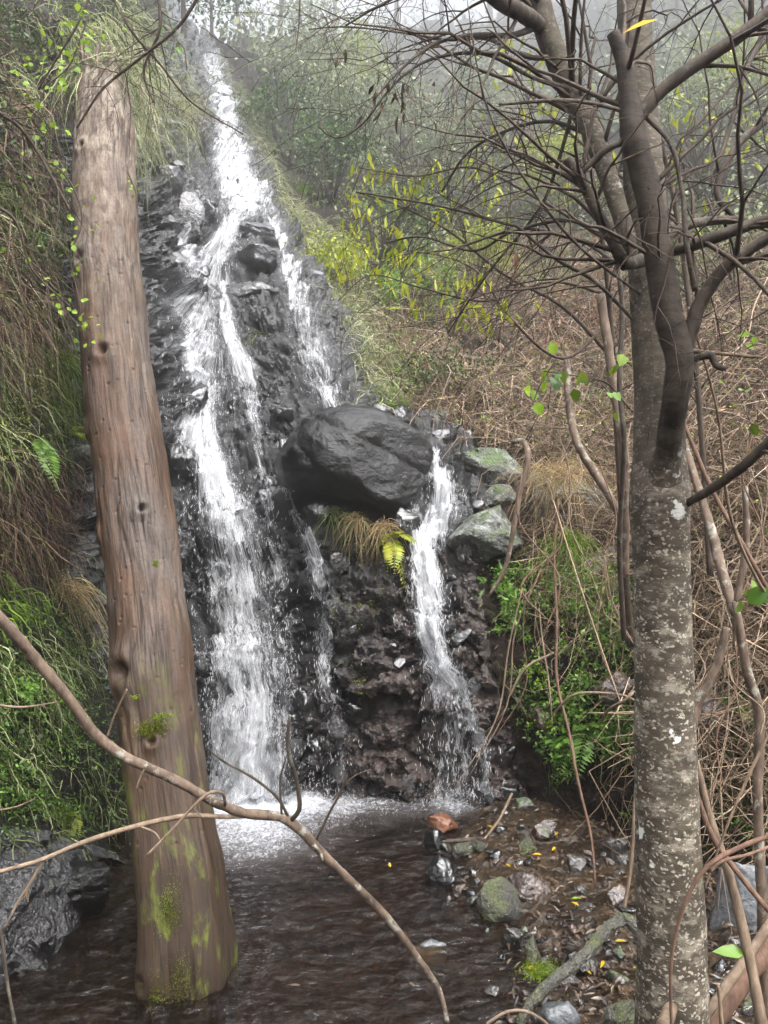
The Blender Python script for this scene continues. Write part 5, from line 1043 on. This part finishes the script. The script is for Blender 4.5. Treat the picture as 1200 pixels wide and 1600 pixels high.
leaf_parts('leaf', LANCE, sap2, pp, rng.normal(size=(m, 3)) * .5 + [0, 0, -1], rng.normal(size=(m, 3)) + [0, -.6, .3], rng.uniform(.06, .11, m), rng.uniform(.015, .028, m), fold=.4, bend=.3)

# poles, vines and dangling stems on the right
for rows, m, nm, lb, cat in [
 ([(1148, 940, 3.3, 10), (1156, 985, 3.3, 13), (1168, 1050, 3.3, 15), (1186, 1120, 3.3, 16), (1184, 1250, 3.3, 15), (1190, 1400, 3.3, 16), (1196, 1560, 3.3, 17), (1200, 1700, 3.3, 18)], PALEB, 'pole', 'bent grey pole standing at the right edge', 'pole'),
 ([(1088, 1190, 3.0, 10), (1110, 1280, 2.98, 12), (1140, 1370, 2.95, 14), (1165, 1470, 2.9, 16), (1185, 1570, 2.85, 17), (1205, 1680, 2.8, 18)], TAN, 'pole', 'straight brown pole slanting right of the spotted trunk', 'pole'),
 ([(1060, 1660, 3.1, 26), (1110, 1600, 3.15, 30), (1160, 1530, 3.2, 32), (1230, 1440, 3.3, 34)], RED, 'log', 'thick reddish log crossing the bottom right corner', 'log'),
 ([(1100, 1590, 3.05, 14), (1150, 1520, 3.1, 15), (1220, 1420, 3.2, 15)], TAN, 'stick', 'thin stick lying along the reddish log', 'stick'),
 ([(1122, 1540, 2.7, 5), (1126, 1580, 2.7, 6), (1130, 1640, 2.7, 6)], TAN, 'stick', 'upright snapped twig at the bottom right', 'stick'),
 ([(1068, 690, 4.2, 10), (1090, 760, 4.1, 13), (1112, 830, 4.0, 15), (1130, 900, 3.9, 16), (1150, 960, 3.8, 15)], PALEB, 'stem', 'grey stem slanting behind the spotted trunk', 'stem'),
 ([(1135, 980, 3.8, 12), (1120, 1040, 3.8, 14), (1090, 1100, 3.8, 16), (1070, 1180, 3.8, 20)], PALEB, 'stem', 'pale crooked stem behind the trunk at mid height', 'stem'),
 ([(1164, 760, 3.6, 9), (1166, 850, 3.6, 10), (1152, 940, 3.6, 11), (1150, 1010, 3.6, 10)], PALEB, 'stem', 'pale upright stem above the bent pole', 'stem'),
 ([(938, 460, 5.0, 14), (950, 540, 5.0, 15), (962, 620, 5.0, 15), (975, 720, 5.0, 15), (975, 900, 5.3, 16)], PALEB, 'stem', 'grey sapling stem left of the spotted trunk', 'stem'),
 ([(960, 380, 4.0, 6), (972, 480, 4.0, 8), (968, 600, 4.0, 8), (975, 700, 4.0, 8), (968, 850, 4.2, 8), (975, 1000, 4.4, 8)], DARKB, 'stem', 'thin dark upright stem left of the spotted trunk', 'stem'),
 ([(885, 555, 5.6, 10), (890, 640, 5.5, 12), (905, 700, 5.4, 13), (930, 740, 5.4, 13), (960, 790, 5.4, 12), (985, 850, 5.5, 10)], PALEB, 'stem', 'grey crooked stem over the dry brambles', 'stem'),
 ([(800, 692, 6.4, 6), (818, 690, 6.3, 9), (825, 720, 6.2, 9), (812, 770, 6.2, 9), (800, 840, 6.2, 8), (788, 890, 6.2, 7), (765, 930, 6.2, 5)], PALEB, 'vine', 'dark woody vine arching over the lichen boulders', 'vine'),
 ([(872, 780, 5.6, 3), (866, 870, 5.5, 4), (870, 960, 5.4, 4.5), (870, 1060, 5.3, 4.5), (888, 1140, 5.2, 4.5), (903, 1220, 5.1, 4.5), (924, 1310, 5.0, 4), (930, 1385, 4.9, 3)], RED, 'vine', 'long reddish vine hanging from the bank to the shore', 'vine'),
 ([(995, 1215, 4.4, 6), (990, 1290, 4.3, 6), (985, 1360, 4.3, 6), (975, 1420, 4.3, 6)], TAN, 'stem', 'straw stem dangling just left of the spotted trunk', 'stem'),
 ([(1050, 1640, 2.4, 4), (1048, 1520, 2.38, 5), (1058, 1450, 2.36, 6), (1080, 1390, 2.35, 7), (1110, 1350, 2.35, 8), (1160, 1322, 2.35, 8), (1220, 1300, 2.35, 8)], RED, 'bramble_cane', 'reddish bramble cane curving across the trunk foot', 'bramble'),
 ([(1110, 1362, 2.36, 4), (1130, 1345, 2.4, 5), (1170, 1335, 2.45, 5), (1215, 1318, 2.5, 5)], RED, 'bramble_cane', 'second bramble cane beside the one crossing the trunk foot', 'bramble'),
 ([(760, 1600, 3.5, 5), (790, 1582, 3.5, 5), (820, 1580, 3.5, 5), (850, 1596, 3.5, 5), (870, 1620, 3.5, 5)], TAN, 'stem', 'curved pale stem at the bottom edge before the grey stone', 'stem'),
 ([(800, 1240, 5.6, 4), (780, 1280, 5.5, 4), (756, 1312, 5.4, 4)], TAN, 'stick', 'thin stick leaning on the shore by the pool', 'stick'),
 ([(680, 1316, 5.7, 4), (740, 1312, 5.75, 7), (785, 1310, 5.75, 7)], DARKB, 'stick', 'dark stick floating at the pool edge', 'stick'),
 ([(795, 1090, 5.4, 3), (820, 1045, 5.4, 4), (865, 1020, 5.4, 4)], TAN, 'stick', 'pale twig slanting before the bare earth', 'stick'),
 ([(860, 1120, 5.0, 3), (900, 1085, 4.9, 4), (970, 1086, 4.8, 4), (1000, 1100, 4.7, 3)], TAN, 'stick', 'arched dry twig before the hollow', 'stick'),
 ([(938, 1130, 4.4, 3), (950, 1110, 4.3, 5), (975, 1095, 4.2, 5), (992, 1080, 4.2, 4)], TAN, 'stick', 'forked straw twig beside the spotted trunk', 'stick'),
 ([(1075, 480, 2.5, 4), (1120, 640, 2.6, 4), (1140, 800, 2.7, 5), (1180, 900, 2.8, 5), (1220, 960, 2.9, 5)], TAN, 'vine', 'long straw vine draped right of the spotted trunk', 'vine'),
 ([(1060, 640, 3.2, 6), (1110, 760, 3.1, 7), (1160, 850, 3.0, 7), (1210, 940, 3.0, 7)], RED, 'vine', 'brown cane slanting down to the right edge', 'vine'),
 ([(1075, 1200, 3.0, 8), (1110, 1300, 2.95, 9), (1150, 1360, 2.9, 9), (1215, 1440, 2.85, 8)], RED, 'bramble_cane', 'brown cane slanting behind the straight pole', 'bramble'),
 ([(1100, 1390, 2.7, 3), (1140, 1280, 2.7, 4), (1180, 1190, 2.7, 5), (1215, 1120, 2.7, 5)], TAN, 'stick', 'pale twig rising to the right edge', 'stick')]:
    stick(nm, rows, m, lb, cat, sides=10)
rng = np.random.default_rng(91)
for k in range(28):
    if k < 14: a, b, D = rng.uniform(780, 1000), rng.uniform(640, 980), rng.uniform(4.6, 6.0)
    else: a, b, D = rng.uniform(1070, 1240), rng.uniform(420, 1150), rng.uniform(2.9, 4.6)
    L = rng.uniform(120, 340); s = rng.normal() * .3; w = rng.uniform(1.4, 3.2)
    rows = [(a, b, D, w * .7), (a + s * L * .3 + rng.normal() * 14, b + L * .3, D - .05, w), (a + s * L * .6 + rng.normal() * 18, b + L * .65, D - .12, w), (a + s * L + rng.normal() * 20, b + L, D - .2, w * .5)]
    stick('dry_vine', rows, [TAN, RED, STRAW][k % 3], 'thin dry vine dangling in the tangle ' + ('over the right bank' if k < 14 else 'right of the spotted trunk'), 'vine', 'dry vines over the right bank' if k < 14 else 'dry vines right of the spotted trunk', sides=5, n=18, twigs=rng.integers(1, 4), Lr=(.08, .3), sub=0)
# bare twigs across the top left
for k, (rows, lb) in enumerate([([(330, -40, 4.2, 6), (280, 40, 4.3, 5), (220, 90, 4.4, 5), (160, 140, 4.5, 4), (120, 200, 4.6, 3)], 'bare twig spray across the pale grass curtain'), ([(150, -60, 4.4, 6), (200, 40, 4.5, 5), (250, 100, 4.6, 4), (300, 160, 4.7, 3), (380, 210, 4.8, 2)], 'bare twig reaching over the top of the falls'),
    ([(-60, 150, 4.0, 7), (20, 190, 4.1, 6), (60, 240, 4.2, 5), (110, 330, 4.3, 4)], 'bare twig in front of the root fibres'), ([(-60, 300, 4.1, 6), (20, 340, 4.2, 5), (50, 420, 4.3, 4), (110, 480, 4.4, 3)], 'bare twig crossing to the dark rock left of the trunk'), ([(240, -50, 4.6, 5), (250, 40, 4.6, 5), (225, 110, 4.7, 4), (240, 160, 4.7, 3)], 'short twig with dead leaves above the trunk top'),
    ([(470, -40, 3.0, 3), (468, 20, 3.0, 3), (466, 50, 3.0, 2), (462, 78, 3.0, 1.5)], 'thin twig dangling into the mist at the top'), ([(-40, 1095, 3.4, 4), (30, 1105, 3.4, 4), (90, 1097, 3.4, 2)], 'pale twig at the left edge above the fallen branch'), ([(-40, 1270, 3.4, 3), (20, 1262, 3.4, 3), (55, 1248, 3.4, 2)], 'short pale twig low at the left edge')]):
    stick('bare_twig', rows, TWIG if k < 6 else TAN, lb, 'twig', twigs=12 if k < 5 else 1, Lr=(.12, .5) if k < 5 else (.04, .1), sub=2 if k < 5 else 0, tmin=.1)

# leaf litter and fallen leaves
rng = np.random.default_rng(95); n = 3600
x = gnd(rng.uniform(640, 1300, n * 2), rng.uniform(1225, 1640, n * 2))
x = x[x[:, 0] - np.interp(x[:, 1], SH[:, 0], SH[:, 1]) > rng.uniform(-.1, .35, n * 2)][:n]; m = len(x)
LIT = m_leaf('leaf_litter', [rgb('1c1511'), rgb('33261e'), rgb('4d3a2c'), rgb('7a6a57'), rgb('281e18')], .1, .35, .5)
V, Q, T = leaves(x + np.stack([0 * x[:, 0], 0 * x[:, 0], rng.uniform(.004, .03, m)], -1), rng.normal(size=(m, 3)) * [1, 1, .25], rng.normal(size=(m, 3)) * .45 + [0, 0, 1], rng.uniform(.03, .075, m), rng.uniform(.010, .02, m), fold=.5, bend=.2)
tag(mk('leaf_litter', V, [Q, T], LIT, origin=np.zeros(3)), 'wet brown leaf litter over the stony shore', 'leaf litter', kind='stuff')
spots = [(822, 1522, 'curled yellow leaf pair lying by the mossy root'), (770, 1302, 'yellow leaf near the dark cobbles'), (868, 1330, 'pale yellow leaf by the vine tip'), (832, 1342, 'yellow leaf at the puddle edge'), (798, 1362, 'cream leaf standing against the moss covered stone'), (872, 1302, 'small orange leaf on the stones'), (892, 1412, 'greenish yellow leaf floating in the puddle'), (905, 1424, 'long straw leaf beside the puddle'), (944, 1510, 'bright yellow leaf under the arched root'), (988, 1522, 'orange leaf left of the trunk foot'), (925, 1532, 'small yellow leaf below the root'), (895, 1500, 'long yellow leaf leaning on the greenish stone'), (960, 1480, 'pale leaf inside the root arch'), (1180, 1430, 'yellow green leaf on the slate grey boulder'), (1120, 1430, 'yellow leaf right of the trunk'), (1195, 1350, 'yellow leaf at the right edge')]
for k, (px, py, lb) in enumerate(spots):
    g = gnd(px, py, .03); V, Q, T = leaves(g[None], np.array([[math.cos(k * 2.1), math.sin(k * 2.1), .15]]), np.array([[0.1, -.35, .9]]), .065, .018, fold=.5, bend=.25); tag(mk('fallen_leaf', V, [Q, T], YELL if k != 6 else LF_B), lb, 'leaf', 'fallen yellow leaves')
for k, (px, py, lb) in enumerate([(520, 1450, 'brown leaf floating in the middle of the pool'), (610, 1360, 'yellow leaf floating left of the black angular block'), (470, 1545, 'brown leaf floating near the bottom of the pool'), (640, 1540, 'pale leaf floating beside the branch tip'), (430, 1400, 'small leaf floating right of the bare trunk')]):
    V, Q, T = leaves(np.array([[(px - 600) / F * 3000 / (py - 800), 3000 / (py - 800), .02]]), np.array([[math.cos(k * 1.7), math.sin(k * 1.7), .05]]), np.array([[0, -.05, 1.0]]), .06, .02, fold=.3, bend=-.1); tag(mk('floating_leaf', V, [Q, T], YELL if k == 1 else LIT), lb, 'leaf')
for px, py, D, lb in [(842, 885, 6.3, 'rust red dead leaf hanging beside the mossy lichen boulder'), (805, 392, 2.6, 'curled red brown leaf hanging among the twigs')]:
    V, Q, T = leaves(PX(px, py, D)[None], np.array([[.1, 0, -1]]), np.array([[.4, -1, 0]]), .024 * D, .006 * D, fold=.6, bend=.3); tag(mk('dead_leaf', V, [Q, T], LF_R), lb, 'leaf')

# ------------------------------------------------------------------ shrubs and trees in the mist
def shrub(px, py, R, n, m, label, L=None, seed=0, squash=.8):
    rng = np.random.default_rng(seed); P, N = wall(np.float64(px), np.float64(py)); D = P[1]; R = R * max(1, D / 20) ** .45; L = L or np.clip(.0055 * D, .04, .4)
    r = empty('shrub', P - N * .1, label, 'shrub'); C = P + N * R * .45 + np.array([0, 0, R * .3]); a = Acc(); cl = []
    for k in range(16):
        d_ = unit(rng.normal(size=3) + N * .5 + [0, 0, .5]); e = C + d_ * R * rng.uniform(.45, 1.0) * np.array([1.1, .9, squash]); cl.append(e)
        t = np.linspace(0, 1, 8)[:, None]; Q = P + (e - P) * t + rng.normal(size=3) * R * .25 * t * (1 - t); a.tube(Q, (.018 * R + .004) * (1 - .85 * t[:, 0]), 4); grow(a, Q, (.012 * R + .003) * (1 - .8 * t[:, 0]), rng, 3, (.2 * R, .5 * R), sub=0, sides=3)
    a.build('stems', TWIG, r); cl = np.array(cl); k = rng.integers(0, len(cl), n); b = cl[k] + rng.normal(size=(n, 3)) * R * .2 * rng.uniform(.4, 1.4, (n, 1)); l = rng.uniform(.6, 1.2, n) * L
    V, q, T = leaves(b, rng.normal(size=(n, 3)) + [0, 0, -.2], rng.normal(size=(n, 3)) + [0, -.2, .7], l, l * .5, detail=0); mk('foliage', V, [q], m, r)
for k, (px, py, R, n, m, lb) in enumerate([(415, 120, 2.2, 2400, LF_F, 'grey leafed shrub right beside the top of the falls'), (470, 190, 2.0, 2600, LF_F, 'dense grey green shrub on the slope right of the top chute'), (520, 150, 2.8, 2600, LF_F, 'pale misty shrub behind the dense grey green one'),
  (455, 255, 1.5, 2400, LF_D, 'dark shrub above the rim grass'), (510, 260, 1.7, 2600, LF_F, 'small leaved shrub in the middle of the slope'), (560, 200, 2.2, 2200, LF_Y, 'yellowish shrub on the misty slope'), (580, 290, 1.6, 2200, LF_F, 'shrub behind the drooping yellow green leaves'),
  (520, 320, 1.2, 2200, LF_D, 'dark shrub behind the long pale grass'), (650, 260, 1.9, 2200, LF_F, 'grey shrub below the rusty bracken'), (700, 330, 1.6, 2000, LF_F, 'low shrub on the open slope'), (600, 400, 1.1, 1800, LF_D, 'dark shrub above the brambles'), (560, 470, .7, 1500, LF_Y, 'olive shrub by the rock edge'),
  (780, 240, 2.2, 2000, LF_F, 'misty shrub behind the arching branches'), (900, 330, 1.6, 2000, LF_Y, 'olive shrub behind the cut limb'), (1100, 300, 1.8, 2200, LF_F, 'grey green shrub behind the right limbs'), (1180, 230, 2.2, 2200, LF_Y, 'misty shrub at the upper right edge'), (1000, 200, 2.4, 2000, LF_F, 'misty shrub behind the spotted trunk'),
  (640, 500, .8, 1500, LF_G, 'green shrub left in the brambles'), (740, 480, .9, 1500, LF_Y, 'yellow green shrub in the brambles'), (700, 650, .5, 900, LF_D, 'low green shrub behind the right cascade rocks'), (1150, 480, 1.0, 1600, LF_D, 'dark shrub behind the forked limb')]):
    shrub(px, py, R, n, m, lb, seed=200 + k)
def far_tree(px, py, H, R, n, label, seed, lean=0.0):
    rng = np.random.default_rng(seed); P, N = wall(np.float64(px), np.float64(py)); r = empty('tree', P, label, 'tree'); kf = max(.7, P[1] / 50); H *= kf; R *= kf
    t = np.linspace(0, 1, 14)[:, None]; Q = P - [0, 0, .3] + np.array([lean * H, 0, H]) * t + np.array([rng.normal(), rng.normal(), 0]) * .06 * H * t * t + .012 * H * np.cumsum(rng.normal(size=(14, 3)), 0) * t
    rad = (.016 * H) * (1 - .85 * t[:, 0]); V, q, cp = tube(Q, rad, 8); mk('trunk', V, [q, cp], DARKB, r); a = Acc(); ls = []
    grow(a, Q, rad, rng, 22, (.18 * H, .38 * H), sub=1, droop=.1, tmin=.3, lst=ls, sides=4); a.build('limbs', DARKB, r)
    cl = np.array([z[-1] for z in ls] + [z[5] for z in ls]); k = rng.integers(0, len(cl), n); b = cl[k] + rng.normal(size=(n, 3)) * R * .3; l = rng.uniform(.7, 1.3, n) * .22 * kf
    V, q, T = leaves(b, rng.normal(size=(n, 3)) + [0, 0, -.4], rng.normal(size=(n, 3)) + [0, 0, .6], l, l * .45, detail=0); mk('crown', V, [q], LF_D, r)
for k, (px, py, H, R, n, lb) in enumerate([(285, 70, 9, 2.2, 2600, 'dark misty tree directly behind the top of the falls'), (330, 62, 8, 2.0, 2200, 'misty tree right behind the top chute'), (375, 80, 9, 2.2, 2400, 'misty tree just right of the top chute'), (440, 70, 11, 2.6, 2400, 'tall faint tree above the grey shrubs'), (520, 60, 10, 2.4, 2000, 'faint tree in the mist left of the bright gap'),
  (620, 60, 11, 2.4, 1500, 'faint thin tree in the bright gap'), (690, 55, 9, 2.2, 1500, 'faint tree right of the bright gap'), (770, 70, 12, 2.6, 1800, 'faint tree behind the arching branches'), (860, 70, 11, 2.6, 1800, 'faint tree behind the upper limb'), (950, 60, 12, 2.6, 2000, 'faint tree behind the spotted trunk top'), (1060, 60, 11, 2.6, 2000, 'faint tree right of the spotted trunk top'), (1160, 70, 12, 2.8, 2000, 'faint tree in the upper right corner'), (235, 30, 7, 1.8, 2000, 'dark tree above the pale grass curtain')]):
    far_tree(px, py, H, R, n, lb, 300 + k, lean=.05 * math.sin(k * 2.3))

# ------------------------------------------------------------------ the misty air
def haze_box(x0, x1, y0, y1, z0, z1):
    V = np.array([(x, y, z) for z in (z0, z1) for y in (y0, y1) for x in (x0, x1)], float)
    Q = np.array([[0, 2, 3, 1], [4, 5, 7, 6], [0, 1, 5, 4], [2, 6, 7, 3], [0, 4, 6, 2], [1, 3, 7, 5]])
    t = NT('mist'); v = t.n('VolumePrincipled', {'Color': (.96, .97, 1.0), 'Density': HAZE, 'Anisotropy': 0.78})
    t.t.links.new(v.outputs[0], t.out.inputs['Volume'])
    o = mk('haze', V, Q, t.m, smooth=False); tag(o, 'pale mist filling the gully', 'mist', kind='stuff')
pts = [(o.matrix_basis.translation) for o in COL.objects]
haze_box(-130, 190, -50, 230, -6.0, float(GP[..., 2].max()) + 22)
